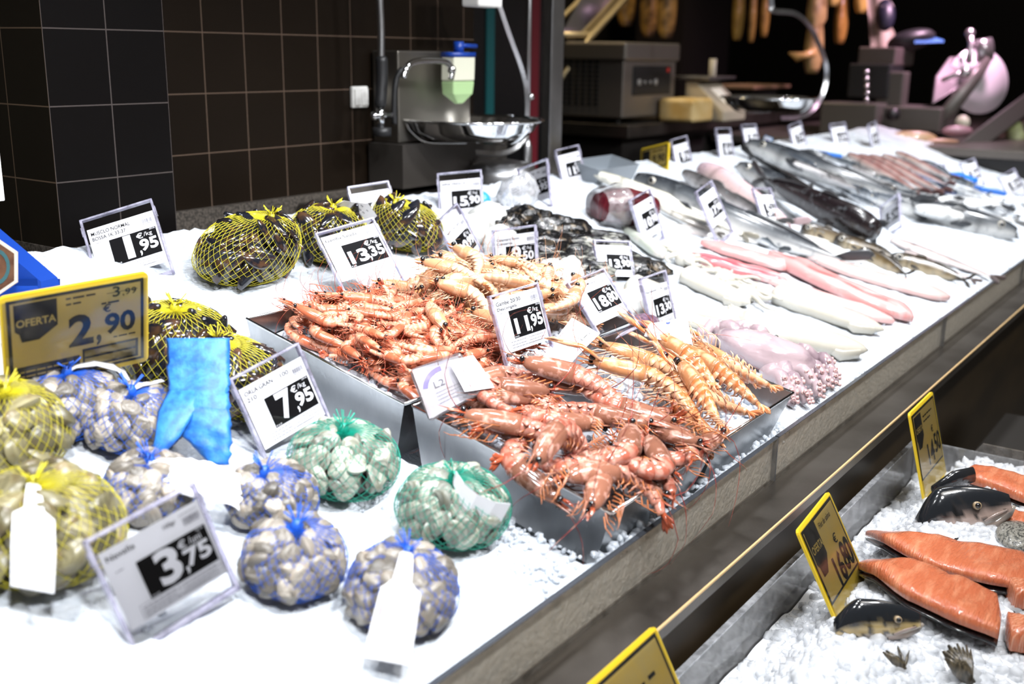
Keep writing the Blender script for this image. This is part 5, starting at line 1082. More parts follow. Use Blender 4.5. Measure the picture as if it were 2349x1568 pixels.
fillet([(2305, 1462), (2400, 1478)], [52, 52], 'salmon portion at the right edge with a zigzag of white fat lines', .032, .010, SALC, (.06, .06))
# ---- heads
HEADM = mat('salmon head skin', (1, 1, 1), .14, attr=True, spec=.6, coat=.6, bump=(140, .15, .001))
def salmon_head(cut, snout, label, L=None, roll=55, up=.035, gold=False, hgt=.56, pitch=0.0, ex=.13):
    a, b = on_tub(*snout, up), on_tub(*cut, up); d = a-b; L = L or Vector((d.x, d.y, 0)).length; M = Matrix.Translation((a+b)/2) @ Matrix.Rotation(math.atan2(d.y, d.x), 4, 'Z') @ Matrix.Rotation(math.radians(pitch), 4, 'Y')
    t = thing('severed_salmon', label, 'salmon head', M); Rr = Matrix.Rotation(math.radians(roll), 3, 'X'); NS, NV = 28, 26; R = []; Cc = []; sd = snout[0]*.01
    for i in range(NS+1):
        s = i/NS; h = L*hgt*.5*(.40+.60*math.sin(min(1, s*1.7+.02)*PI/2)**.9); w_ = L*.27*.5*(.22+.78*math.sin(min(1, s*1.1)*PI/2)); dz = -L*.035*(1-s); tp_ = 1-.62*max(0, (s-.70)/.30)**1.6; dz -= h*(1-tp_)*.75; h *= tp_; w_ *= .5+.5*tp_; rr = []; cc = []
        jag = .02*L*nz(3, 0, sd) if i == NS else 0
        for j in range(NV):
            th = 2*PI*j/NV; z = math.cos(th); y = math.sin(th); xx = L*(.5-s)+(L*.03*nz(y*4, z*4, sd) if i >= NS-1 else 0); rr.append(Rr @ Vector((xx, w_*y, h*z*(1 if z > 0 else .85)+dz)))
            k = z+.28*nz(s*7, y*3+z*2, sd)+.32*(s-.45); f = sstep(-.35, .10, k); lo = (.36, .27, .23) if not gold else (.46, .34, .15); lo = (.46, .40, .35) if k < -.7 else lo
            spot = nz(s*16, y*6, sd+z*5) > .38; c = tuple(x*(1-f)+y_*f for x, y_ in zip(lo, (.010, .012, .015)))
            if spot: c = (.015, .015, .016)
            if abs((s-.50)-.10*(1-z*z)) < .022 and z < .3: c = tuple(x*.45 for x in c)          # gill cover edge
            cc.append(c)
        R.append(rr); Cc.append(cc)
    MB().loft(R, 0, Cc).build('head_skin', HEADM, t)
    jm = MB(); jw = [(L*.12, -L*hgt*.40), (L*.32, -L*hgt*.36), (L*.47, -L*hgt*.20), (L*.535, -L*hgt*.04)]
    jm.tube([Rr @ Vector((x, 0, z*.85-L*.03)) for x, z in jw], [L*.055, L*.050, L*.040, L*.020], 12, 0, (.34, .27, .23), None, .8, cols=[(.40, .31, .27), (.30, .24, .20), (.10, .09, .085), (.30, .26, .22)]); jm.build('lower_jaw', HEADM, t)
    mm = MB()
    for sg in (-1, 1): mm.tube([Rr @ Vector((L*.44, sg*L*.050, -L*.075)), Rr @ Vector((L*.30, sg*L*.098, -L*.105)), Rr @ Vector((L*.17, sg*L*.122, -L*.150))], [L*.012, L*.022, L*.016], 8, 0, (.30, .23, .20), None, .5)
    mm.build('jaw_plate', HEADM, t)
    for sg in (-1, 1):
        e = Rr @ Vector((L*ex, sg*L*.122, L*.03)); nv = (Rr @ Vector((.15, sg, .12))).normalized(); o = MB().tube([e-nv*.004, e+nv*.0018], [L*.048, L*.042], 16).build('eye', mat('salmon eye ring', (.30, .22, .13), .2, 0, coat=.5), t); MB().ball(e+nv*.0022, L*.030, 12, 8).build('pupil', EYEB, o)
    gp_ = MB(); gp_.tube([Rr @ Vector((-L*.05, 0, -L*hgt*.40)), Rr @ Vector((L*.0, 0, -L*hgt*.56)), Rr @ Vector((L*.10, 0, -L*hgt*.50))], [L*.06, L*.05, L*.03], 10, 0, (.55, .45, .38), None, .6); gp_.build('throat', HEADM, t)
    return t
salmon_head((2100, 1168), (2318, 1166), 'upper salmon head, black and shiny, mouth open to the right', roll=-18, up=.034, pitch=-13)
salmon_head((1915, 1408), (2110, 1430), 'lower salmon head, yellowish cheek sunk in the ice under the 16,80 sign', roll=-12, up=.026, gold=True, hgt=.52, pitch=-4, ex=.22)
def scrap(c, r, label, name, m_, up=.006, seed=0, fan=False):
    p = on_tub(*c, up); rg = random.Random(seed); m = MB()
    for k in range(9 if fan else 5):
        a = (-.7+k*.17 if fan else rg.uniform(0, 6.28)); d = Vector((math.cos(a+1.2), math.sin(a+1.2)*.6, .55 if fan else .35)).normalized(); m.tube([Vector((0, 0, -.004)), d*r*.5, d*r*(1.0+.1*(k % 2))], [r*.16, r*.22, r*.05], 7, 0, (1, 1, 1), None, .35)
    return m.build(name, m_, None, True, Matrix.Translation(p), label, 'fish scrap')
FINB = mat('dark fin', (.020, .017, .012), .3, coat=.3, n2=(.10, .08, .05), nscale=40, stretch=(8, 8, 1))
scrap((2228, 1562), .046, 'dark brown salmon tail fin sticking out of the ice at the bottom edge', 'tail_fin', FINB, .006, 1, True)
scrap((2075, 1530), .030, 'ragged black fin scrap lying in the ice below the lower salmon head', 'fin_scrap', FINB, .006, 2)
scrap((2186, 1238), .009, 'tiny black skin scrap between the upper head and the long fillet', 'skin_scrap', SSKIN, .006, 3)
p = on_tub(2190, 1105, .02); m = MB(); m.tube([Vector((-.045, .01, -.012)), Vector((.0, .0, .004)), Vector((.035, -.012, .012))], [.012, .020, .016], 10, 0, (1, 1, 1), None, .5); m.build('salmon_skin', SSKIN, None, True, Matrix.Translation(p) @ Matrix.Rotation(-.4, 4, 'Z'), 'black salmon skin strip with a fin behind the upper head', 'fish skin')
SCALE = mat('scaly grey skin', (.22, .21, .18), .25, coat=.4, n2=(.05, .05, .045), nscale=150, nlo=.45, nhi=.6, bump=(190, .8, .002), stretch=(1, 1.6, 1))
p = on_tub(2335, 1228, .006); m = MB().ball((0, 0, 0), (.055, .035, .016), 24, 14); m.build('scaly_fish', SCALE, None, True, Matrix.Translation(p) @ Matrix.Rotation(.1, 4, 'Z'), 'scaly grey fish side under the upper salmon head at the right edge', 'fish')
# ================================================================ packs and labels among the trays
def flat_label(corners, deps, label, build, mats, name='paper_label', parent=None, bendk=.004, cat='label'):
    P = [hd(x, y, d) for (x, y), d in zip(corners, deps)]             # TL TR BR BL
    def at(u, v): q = (P[3]*(1-u)+P[2]*u)*(1-v)+(P[0]*(1-u)+P[1]*u)*v; return q
    n = (P[1]-P[0]).cross(P[3]-P[0]).normalized(); n = n if n.dot(EYE-P[0]) > 0 else -n
    def surf(x, z, lift=.0): return at(x, z)+n*(bendk*math.sin(PI*z)*math.sin(2.2*x+.4)+lift)
    m = MB().grid(12, 12, lambda u, v: surf(u, v)); m.grid(12, 12, lambda u, v: surf(u, v, -.0008))
    q = MB(); build(q)
    m.add([surf(v[0], v[2], .0009+v[1]*-.2) for v in q.v], q.f, 0); m.m[-len(q.f):] = q.m
    return m.build(name, mats, parent, True, None, label, cat)
def b1(q):
    barcode(q, .06, .42, .36, .66, 2, 3); barcode(q, .72, .28, .90, .42, 2, 5)
    for k in range(5): greek(q, .40, .62-k*.075, .86, .014, 2, k)
    put_text(q, 'DESCONGELADA', (.30, .40, .78, .45), 2); put_text(q, 'LOT', (.10, .14, .24, .20), 2)
    for k in range(24): a, b = 2*PI*k/24, 2*PI*(k+1)/24; q.add([(.74+.10*math.cos(a), -.0006, .74+.13*math.sin(a)), (.74+.10*math.cos(b), -.0006, .74+.13*math.sin(b)), (.74+.092*math.cos(b), -.0006, .74+.12*math.sin(b)), (.74+.092*math.cos(a), -.0006, .74+.12*math.sin(a))], [(0, 1, 2, 3)], 1)
    put_text(q, 'I', (.73, .68, .75, .80), 1, .01)
dl = depth(hs(1310, 785, 1.0))
flat_label([(1312, 728), (1376, 765), (1310, 832), (1236, 830)], [dl+.05, dl+.03, dl-.03, dl-.04], 'white paper label with barcode lying between the 11,95 and 18,80 cards', b1, [PAPER, INK, GREYINK])
pk = thing('plastic_pack', 'clear plastic pack with purple print wedged at the front of the coral shrimp', 'pack', Matrix())
def b2(q):
    for k in range(10): a, b = .30+.13*k, .30+.13*(k+1); q.add([(.55-.50*math.cos(a), 0, .42+.46*math.sin(a)), (.55-.50*math.cos(b), 0, .42+.46*math.sin(b)), (.55-.40*math.cos(b), 0, .42+.36*math.sin(b)), (.55-.40*math.cos(a), 0, .42+.36*math.sin(a))], [(0, 1, 2, 3)], 1)
    put_text(q, 'L2', (.30, .46, .52, .60), 2, .0); put_text(q, 'L2', (.30, .46, .52, .60), 2, .0)
    for k in range(4): greek(q, .28, .36-k*.07, .85, .016, 2, k+30)
d0 = depth(hs(1010, 900, .99))
PACKM = mat('pack card', (.40, .39, .44), .3, n2=(.45, .36, .28), nscale=14, nlo=.5, nhi=.7)
flat_label([(945, 848), (1050, 815), (1090, 905), (985, 960)], [d0+.02, d0+.04, d0+.0, d0-.02], None, b2, [PACKM, mat('purple print', (.10, .06, .38), .4), GREYINK], 'printed_face', pk, cat=None)
fb = MB(); q = [hd(938, 848, d0+.01), hd(1056, 806, d0+.03), hd(1110, 900, d0-.005), hd(985, 968, d0-.03)]; n_ = (EYE-q[0]).normalized()
fb.loft([[v+n_*.010 for v in q], [v-n_*.012 for v in q]]); bevel(fb.build('clear_shell', clear('pack plastic', (.95, .94, .95), .08, .10, .08), pk, False), .006, 3)
def b3(q): barcode(q, .40, .22, .60, .36, 2, 8); greek(q, .30, .55, .8, .02, 2, 4); greek(q, .35, .46, .7, .02, 2, 5); greek(q, .64, .26, .9, .02, 2, 9)
flat_label([(1028, 828), (1085, 814), (1134, 888), (1066, 898)], [d0+.015, d0+.025, d0-.012, d0-.02], 'white sticker folded over the top of the purple-printed pack', b3, [PAPER, INK, GREYINK], 'paper_label')
def b4(q):
    for k in range(26): a, b = .12+k*.111, .12+(k+1)*.111; q.add([(.5+.46*math.cos(a), 0, .30+.66*math.sin(a)), (.5+.46*math.cos(b), 0, .30+.66*math.sin(b)), (.5+.452*math.cos(b), 0, .30+.648*math.sin(b)), (.5+.452*math.cos(a), 0, .30+.648*math.sin(a))], [(0, 1, 2, 3)], 2)
    for k in range(18): a, b = 2*PI*k/18, 2*PI*(k+1)/18; q.add([(.5, 0, .82), (.5+.055*math.cos(a), 0, .82+.085*math.sin(a)), (.5+.055*math.cos(b), 0, .82+.085*math.sin(b))], [(0, 1, 2)], 1)
    put_text(q, 'm', (.468, .80, .532, .845), 0, .02, -.004)
    put_text(q, 'ELABORADOS MIGUEL MEDICO, S.L.', (.13, .60, .87, .66), 2)
    greek(q, .25, .54, .75, .012, 2, 1); put_text(q, 'PULPO 1,1', (.42, .38, .62, .43), 2)
    for k in range(4): greek(q, .30, .33-k*.075, .74, .028, 3, k+3)
    rect(q, .58, .05, .86, .14, 3); rect(q, .20, .28, .34, .35, 3)
dp = depth(hs(1540, 785, .99))
flat_label([(1490, 742), (1576, 726), (1590, 796), (1478, 770)], [dp+.035, dp+.03, dp-.01, dp+.0], 'clear bag label with a round blue emblem standing over the langoustines', b4, [clear('label film', (.97, .97, .98), .1, .08, .55, (.86, .86, .9)), BLUEINK, GREYINK, SKYINK], 'bag_label')
# cling film scrap between the trays
fm_ = MB().grid(14, 8, lambda u, v: hd(1165+u*110, 855-v*45, depth(hs(1220, 835, .99))-.01+.02*v) + CU*(.006*nz(u*6, v*6, 2)) + FWD*(.006*nz(u*9, v*7, 5))); fm_.build('cling_film', FILM, None, True, None, 'crumpled clear film at the foot of the 11,95 Gambe card', 'film')
# ================================================================ things behind the counter
def chain(pxs, dep=None, y=None): return [hy(px, py, y) if y else hd(px, py, dep) for px, py in pxs]
def smooth_path(P, n=6):
    o = []
    for i in range(len(P)-1):
        p0, p1, p2, p3 = P[max(i-1, 0)], P[i], P[i+1], P[min(i+2, len(P)-1)]
        for k in range(n): t = k/n; o.append(.5*((2*p1)+(p2-p0)*t+(2*p0-5*p1+4*p2-p3)*t*t+(3*p1-p0-3*p2+p3)*t**3))
    return o+[P[-1]]
def scale_pan(c, rpx, y, arm, label, head=None, bar=.006, wid=.012):
    p = hy(c[0], c[1], y); k = pxm(p); r = rpx/k; t = thing('hanging_scale', label, 'scale', Matrix.Translation(p)); iv = t.matrix_world.inverted()
    MB().rings([(r*1.02, .004), (r, .010), (r*.96, .004), (r*.88, -.022), (r*.70, -.042), (r*.30, -.050), (0.001, -.051)], 48).build('pan', CHROME, t)
    r2 = MB(); r2.tube([(r*1.02*math.cos(2*PI*j/40), r*1.02*math.sin(2*PI*j/40), .008) for j in range(41)], .0035, 6); r2.build('pan_rim', CHROME, t)
    cr = MB()
    for a in (0.5, 2.6, 4.7): d = Vector((math.cos(a), math.sin(a), 0)); s = d.cross(Vector((0, 0, 1))); pr = [d*.02+Vector((0, 0, -.055)), d*r*.70+Vector((0, 0, -.050)), d*r*.93+Vector((0, 0, -.022)), d*r*1.0+Vector((0, 0, .0))]; cr.loft([[q+s*.014, q-s*.014, q-s*.014+Vector((0, 0, -.002))+d*.002, q+s*.014+Vector((0, 0, -.002))+d*.002] for q in smooth_path(pr, 5)])
    cr.build('cradle', CHROME, t)
    P = smooth_path([iv @ hy(x, y_, y) for x, y_ in arm], 7); am = MB(); am.loft([[q+u*bar+FWD*wid, q-u*bar+FWD*wid, q-u*bar-FWD*wid, q+u*bar-FWD*wid] for q, tg, _, _b in frames(P) for u in (tg.cross(FWD).normalized(),)]); o = am.build('arm', STEEL, t, False)
    if head: hm = MB(); a, b = iv @ hy(*head[0], y), iv @ hy(*head[1], y); hm.box((a+b)/2, (abs(b.x-a.x)+.02, .06, abs(b.z-a.z))); bevel(hm.build('scale_head', WHITE_P, t, False), .006)
    return t
scale_pan((1083, 280), 160, 1.20, [(1112, -60), (1140, 0), (1168, 80), (1200, 170), (1209, 230), (1207, 300), (1190, 335), (1150, 352), (1092, 350)], 'hanging scale with a round steel pan left of the steel post', ((1084, -60), (1128, 18)), wid=.011)
scale_pan((1762, 228), 106, 1.25, [(1768, -60), (1769, 10), (1775, 25), (1825, 32), (1858, 62), (1885, 118), (1895, 160), (1890, 205), (1870, 245), (1838, 268), (1790, 272)], 'far hanging scale with a bent bar over the cheese table', None, .010, .010)
# ---- post, tap column, spray hose
a, b = hy(1253, 200, 1.30), hy(1281, 200, 1.30)
bevel(MB().box(((a.x+b.x)/2, 1.30, 1.75), (b.x-a.x, .035, 3.5)).build('steel_post', STEEL, None, False, None, 'square steel post rising behind the price cards', 'post'), .003)
tcn = thing('tap_column', 'thin steel tap column with a round knob beside the steel post', 'tap', Matrix()); q = hy(1209, 300, 1.28)
m = MB(); m.tube([(q.x, q.y, .95), (q.x, q.y, 2.3)], .008, 12); m.tube([(q.x, q.y, .95), (q.x, q.y, hy(1209, 335, 1.28).z), (q.x, q.y, hy(1209, 318, 1.28).z)], [.020, .016, .009], 14); m.build('column', STEEL, tcn)
k_ = hy(1217, 222, 1.27); m = MB(); m.ball(k_, .012, 14, 10); m.tube([k_-CR*.02, k_], .006, 8); m.build('knob', CHROME, tcn)
sp = thing('spray_hose', 'black pre-rinse spray handle hanging from a metal hose on the wall', 'spray hose', Matrix()); Y_ = 1.26
m = MB(); hp = chain([(868, -80), (871, 0), (874, 70), (874, 130)], y=Y_); m.tube(smooth_path(hp, 30), [.0085+.0010*(i % 2) for i in range(91)], 10); m.build('metal_hose', STEEL, sp)
m = MB(); m.tube(smooth_path(chain([(875, 128), (876, 180), (872, 245)], y=Y_), 6), [.010]+[.0155]*11+[.013], 12); m.build('grip', BLACK_P, sp)
m = MB(); m.tube(smooth_path(chain([(922, 158), (908, 185), (904, 235), (905, 285)], y=Y_), 5), .0075, 10); m.build('lever', BLACK_P, sp)
m = MB(); m.tube(chain([(872, 245), (874, 296)], y=Y_), .010, 12); m.tube(chain([(858, 266), (898, 264)], y=Y_), .008, 10); m.ball(hy(859, 266, Y_), .011); m.build('valve', CHROME, sp)
m = MB(); m.tube(chain([(876, 292), (876, 312)], y=Y_), .024, 18); m.build('spray_head', BLACK_P, sp)
# ---- wall socket
p = hy(820, 222, WY); so = thing('wall_socket', 'white double switch plate on the brown tile wall', 'switch', Matrix.Translation(p)); k = pxm(p); w_, h_ = 52/k/math.sin(YAW)*.82, 48/k
bevel(MB().box((0, -.006, 0), (w_, .012, h_)).build('plate', WHITE_P, so, False), .004, 3)
for sg in (-1, 1): bevel(MB().box((sg*w_*.22, -.014, 0), (w_*.40, .006, h_*.78)).build('rocker', WHITE_P, so, False), .002)
# ---- hand basin station
HY = 1.30; a, b = hy(915, 330, HY), hy(1080, 118, HY); hw = thing('hand_basin', 'steel hand-wash splashback with a swan tap on the tile wall', 'hand basin', Matrix())
m = MB(); m.box(((a.x+b.x)/2, HY+.045, (a.z+b.z)/2), (b.x-a.x, .09, b.z-a.z)); bevel(m.build('splashback', mat('soft steel', (.26, .24, .21), .40, 1), hw, False), .004)
m = MB(); m.tube(smooth_path(chain([(925, 178), (935, 152), (960, 140), (1010, 140), (1030, 148), (1037, 163), (1034, 182)], y=HY-.11), 6), .008, 12); m.ball(hy(1036, 160, HY-.11), .012); m.build('swan_tap', CHROME, hw)
lo = hy(915, 430, HY); c = MB(); c.box(((a.x+b.x)/2+.06, HY+.03, (a.z+lo.z)/2), (b.x-a.x+.16, .12, a.z-lo.z)); c.build('lower_cabinet', mat('dark cabinet steel', (.07, .062, .055), .45, .6), hw, False)
ds = thing('soap_dispenser', 'soap dispenser of pale green liquid with a blue pump', 'soap dispenser', Matrix()); DY = 1.25
def zz(py): return hy(1050, py, DY).z
xa, xb = hy(1026, 180, DY).x, hy(1076, 180, DY).x; xm = (xa+xb)/2
def disp(prof, nm, mt):
    m = MB(); m.loft([[(xm+(x0-.5)*(xb-xa), DY-dy, z), (xm+(x1-.5)*(xb-xa), DY-dy, z), (xm+(x1-.5)*(xb-xa), DY+dy, z), (xm+(x0-.5)*(xb-xa), DY+dy, z)] for x0, x1, z, dy in prof]); return bevel(m.build(nm, mt, ds, False), .004, 2)
disp([(.40, .64, zz(238), .006), (.02, .92, zz(215), .02), (0, .97, zz(186), .022)], 'green_liquid', mat('green soap', (.36, .52, .26), .2, spec=.5))
disp([(0, .97, zz(185), .022), (.02, 1.0, zz(130), .022)], 'milky_bottle', mat('milky bottle', (.62, .62, .50), .3))
m = MB(); m.box((xm, DY, zz(125)), (xb-xa, .046, .012)); m.tube(chain([(1052, 122), (1052, 95)], y=DY), .014, 12); m.tube(chain([(1050, 104), (1092, 106)], y=DY), .006, 8); m.build('pump', BLUE_P, ds)
# ---- work bench with sink behind the fish
wb0 = hy(918, 432, 1.14); wb = thing('sink_bench', 'dull steel work bench with a round sink behind the price cards', 'bench', Matrix()); zt = hy(1050, 438, 1.22).z
bevel(MB().box((wb0.x+.55, 1.255, zt-.015), (1.35, .23, .03)).build('bench_top', STEEL_D, wb, False), .003); MB().box((wb0.x+.55, 1.27, zt/2-.02), (1.33, .20, zt-.05)).build('bench_body', mat('dark bench body', (.05, .045, .04), .5), wb, False)
c = hy(1140, 420, 1.25); MB().rings([(.115, -.03), (.118, .01), (.108, .035), (.06, .045), (.001, .047)], 36, 0, Matrix.Translation((c.x, 1.25, zt+.02))).build('sink_cover', STEEL, wb)
# ---- things along the back edge of the ice
gt = thing('grey_tub', 'grey plastic tub standing behind the pale fillets', 'tub', Matrix()); c = on_ice(1400, 412); m = MB(); M_ = slope_m(c+Vector((0, .03, .0)), 0)
o_ = [(-.12, -.05), (.12, -.05), (.12, .05), (-.12, .05)]; m.loft([[(x*.9, y*.9, 0) for x, y in o_], [(x, y, .052) for x, y in o_]], cap=False, M=M_); m.loft([[(x*.97, y*.97, .052) for x, y in o_], [(x*.87, y*.87, .004) for x, y in o_]], cap=False, M=M_); m.loft([[(x, y, .052) for x, y in o_], [(x*.97, y*.97, .052) for x, y in o_]], cap=False, M=M_)
m.build('tub_body', mat('grey tub plastic', (.16, .18, .20), .35), gt, False)
bg = thing('plastic_pack', 'clear wrapped pack with a barcode sticker behind the 13,95 card', 'pack', Matrix()); c = on_ice(1205, 478); M_ = slope_m(c+Vector((0, .02, .035)), -.5); m = MB().ball((0, 0, 0), 1, 24, 14)
m.warp(lambda v: M_ @ Vector((v.x*.055*(1+.3*nz(v.x*2, v.y*2, v.z*2)), v.y*.03, v.z*.055*(1+.3*nz(v.z*3, v.x*2, 4)))))
m.build('wrap', clear('pack wrap', (.93, .93, .95), .1, .2, .45, (.70, .70, .72)), bg)
dd = depth(c)-.01; q = [hd(1166, 425, dd), hd(1192, 412, dd), hd(1202, 485, dd-.01), hd(1178, 490, dd-.01)]; m = MB(); m.add(q, [(0, 1, 2, 3)], 0); nn = -FWD*.0008
for k in range(14): u0 = k/14+.01; u1 = u0+.03; l0, l1 = q[0]*(1-u0)+q[3]*u0, q[0]*(1-u1)+q[3]*u1; r0, r1 = q[1]*(1-u0)+q[2]*u0, q[1]*(1-u1)+q[2]*u1; m.add([l0*.85+r0*.15+nn, l0*.15+r0*.85+nn, l1*.15+r1*.85+nn, l1*.85+r1*.15+nn], [(0, 1, 2, 3)], 1)
m.build('barcode_sticker', [PAPER, INK], bg, False)
c = on_ice(1128, 486); MB().ball(c+Vector((0, .03, .022)), (.022, .022, .026), 18, 12).build('blue_ball', mat('blue float', (.02, .24, .60), .3), None, True, None, 'small round blue lid behind the 15,90 card', 'lid')
# ---- left edge: basket, sign, white board
bk_ = thing('shop_basket', 'bright blue plastic basket at the left edge behind the yellow sign', 'basket', Matrix())
P0, P1 = hd(-70, 478, 1.62), hd(138, 655, 1.56); dr = (P1-P0).normalized(); dn = Vector((0, 0, -1)); lf = -CR*.30+FWD*.02
m = MB(); m.loft([[q, q+CU*.012-CR*.004, q+CU*.006-CR*.028, q-CU*.020-CR*.026, q-CU*.018] for q in (P0, P1)]); m.loft([[q, q+CU*.010, q-CU*.016, q-CU*.014-CR*.01] for q in (P1, P1+lf)]); bevel(m.build('rim', BLUE_P, bk_, False), .003)
m = MB()
for k in range(8):
    q = P0+(P1-P0)*((k+.3)/8)-CR*.014; m.loft([[q-dr*.006-CR*.004, q+dr*.006-CR*.004, q+dr*.006+CR*.004, q-dr*.006+CR*.004], [q-dr*.006-CR*.014-CU*.14, q+dr*.006-CR*.014-CU*.14, q+dr*.006-CR*.006-CU*.14, q-dr*.006-CR*.006-CU*.14]])
for h in (.04, .08, .13): m.tube([P0-CU*h-CR*.018, P1-CU*h-CR*.018], .006, 6)
m.build('slats', BLUE_P, bk_, False)
hs_ = thing('hexagon_sign', 'brown hexagonal label with a white border at the left edge', 'sign', Matrix()); c = hd(-12, 612, 1.50); X_, Z_ = CR, CU
def hexa(r, off): return [c+X_*(r*.85*math.cos(a))+Z_*(r*math.sin(a))-FWD*off for a in [math.radians(30+60*k) for k in range(6)]]
m = MB(); m.loft([hexa(.042, 0), hexa(.042, -.003)]); m.build('board', mat('white border', (.55, .48, .40), .4), hs_, False)
m = MB(); m.add(hexa(.037, .001), [tuple(range(6))]); m.build('brown_face', mat('brown print', (.07, .028, .014), .45, n2=(.11, .05, .025), nscale=60), hs_, False)
m = MB(); 
for k in range(20): a, b_ = 2*PI*k/20, 2*PI*(k+1)/20; m.add([c+X_*(r*.022*math.cos(t))+Z_*(r*.026*math.sin(t))-FWD*.0016 for r, t in ((1, a), (1, b_), (.78, b_), (.78, a))], [(0, 1, 2, 3)])
m.build('teal_ring', mat('teal print', (.03, .09, .10), .45), hs_, False)
a, b = hy(-60, 290, PY_-.012), hy(8, 460, PY_-.012); bevel(MB().box((0, 0, 0), (abs(b.x-a.x), .012, abs(b.z-a.z)), 0, (1, 1, 1), Matrix.Translation((a+b)/2)).build('white_board', WHITE_P, None, False, None, 'white board cut off by the left edge in front of the dark pillar', 'board'), .002)
# ================================================================ far back room
cab = thing('tall_cabinet', 'tall black cabinet with a teal and a red edge strip beyond the tile wall', 'cabinet', Matrix()); CY = 2.1
xa, xb = hy(1060, 200, CY).x, hy(1252, 200, CY).x; MB().box(((xa+xb)/2, CY+.3, 1.6), (xb-xa, .6, 3.2)).build('body', mat('black laminate', (.006, .006, .007), .35), cab, False)
for x0, x1, nm, cl in ((1113, 1131, 'teal_strip', (.008, .115, .125)), (1214, 1233, 'red_strip', (.17, .012, .022))): a, b = hy(x0, 200, CY).x, hy(x1, 200, CY).x; MB().box(((a+b)/2, CY-.003, 1.6), (b-a, .006, 3.2)).build(nm, mat(nm.replace('_', ' '), cl, .5), cab, False)
TC_ = hd(1442, 288, 5.0); tz = TC_.z; tx1 = TC_.x+3.1
tb = thing('steel_table', 'dark steel table under the vacuum packer in the back room', 'table', Matrix())
bevel(MB().box(((TC_.x+tx1)/2, TC_.y+.42, tz-.03), (tx1-TC_.x, .84, .06)).build('table_top', STEEL_D, tb, False), .004)
MB().box(((TC_.x+tx1)/2+.02, TC_.y+.44, (tz-.06)/2), (tx1-TC_.x-.06, .76, tz-.06)).build('cupboard', mat('dark cupboard', (.016, .014, .013), .4), tb, False)
def bx(name, x0, y0, z0, x1, y1, z1, mt, parent, bv=.006): return bevel(MB().box(((x0+x1)/2, (y0+y1)/2, (z0+z1)/2), (x1-x0, y1-y0, z1-z0)).build(name, mt, parent, False), bv, 2)
VX, VY = TC_.x+.02, TC_.y+.05; zb_ = tz+.03; z1 = hd(1450, 97, 5.05).z; xe = hy(1548, 200, VY).x; VSTEEL = mat('warm steel casing', (.30, .27, .24), .42, .85)
vp = thing('vacuum_packer', 'big steel vacuum packing machine with its lid open on the table', 'vacuum packer', Matrix())
bx('casing', VX, VY, zb_, xe, VY+.60, z1-.085, VSTEEL, vp); bx('top_rim', VX-.015, VY-.015, z1-.085, xe+.015, VY+.62, z1, VSTEEL, vp, .012)
for x in (VX+.05, xe-.05): MB().tube([(x, VY+.05, tz), (x, VY+.05, zb_)], .015, 10).build('foot', BLACK_P, vp)
pan_ = bx('control_panel', VX+.09, VY-.006, zb_+.10, xe-.06, VY+.002, zb_+.235, BLACK_P, vp, .004)
m = MB()
for q in range(4): m.tube([(VX+.14+q*.055, VY-.012, zb_+.16), (VX+.14+q*.055, VY-.004, zb_+.16)], .016 if q in (0, 3) else .008, 12)
m.build('dial', mat('grey dial', (.35, .33, .31), .4), pan_); bx('red_lamp', xe-.11, VY-.010, zb_+.205, xe-.085, VY-.004, zb_+.225, mat('red lamp cap', (.6, .04, .03), .3), pan_, .001)
m = MB()
for i in range(9):
    for j in range(11): m.box((VX-.001, VY+.14+i*.036, zb_+.06+j*.021), (.006, .020, .013))
m.build('vent_grille', BLACK_P, vp, False)
LIDM = mat('brass coloured lid frame', (.40, .33, .20), .4, .6); y0_ = VY+.3
m = MB(); m.tube(chain([(1270, 205), (1350, 90), (1450, -20)], y=y0_), .012, 8); m.tube(chain([(1285, 80), (1360, 80), (1440, -8)], y=y0_+.02), .014, 8); m.tube(chain([(1222, 110), (1285, 45), (1340, -10)], y=y0_+.1), .012, 8); m.build('lid_frame', LIDM, vp)
m = MB(); q = chain([(1290, 78), (1362, 78), (1445, -14), (1340, -14)], y=y0_+.03); m.loft([q, [v+Vector((0, .006, 0)) for v in q]]); m.build('lid_window', clear('lid window', (.75, .68, .55), .1, .05, .12, (.3, .26, .2)), vp, False)
# cheese, counter scale, tray on the table
c = hd(1592, 252, 5.3); ch = MB(); ch.loft([[(c.x+x, c.y+y, z) for x, y in ((-.11, -.05), (.12, -.05), (.12, .14), (-.11, .14))] for z in (tz+.002, tz+.115)]); bevel(ch.build('cheese_block', mat('yellow cheese', (.55, .36, .12), .5, n2=(.65, .48, .22), nscale=12), None, False, None, 'yellow cheese block on the table right of the vacuum packer', 'cheese'), .02, 4)
cs = thing('counter_scale', 'counter scale with a sloping lit display on the back table', 'scale', Matrix()); a = hd(1645, 228, 5.5)
m = MB(); m.loft([[(a.x+x, a.y+y, z) for y, z in ((-.10, tz), (-.10, tz+.05), (.06, tz+.19), (.12, tz+.19), (.12, tz))] for x in (-.13, .14)]); bevel(m.build('housing', mat('beige housing', (.42, .37, .28), .45), cs, False), .008)
nv = Vector((0, -.66, .75)); pq = [Vector((a.x+x, a.y+y, z))+nv*.003 for x, y, z in ((-.05, -.065, tz+.085), (.07, -.065, tz+.085), (.07, .02, tz+.155), (-.05, .02, tz+.155))]; MB().add(pq, [(0, 1, 2, 3)]).build('display', mat('lit display', (.7, .68, .6), .4, emit=(1, .92, .75, .35)), cs, False)
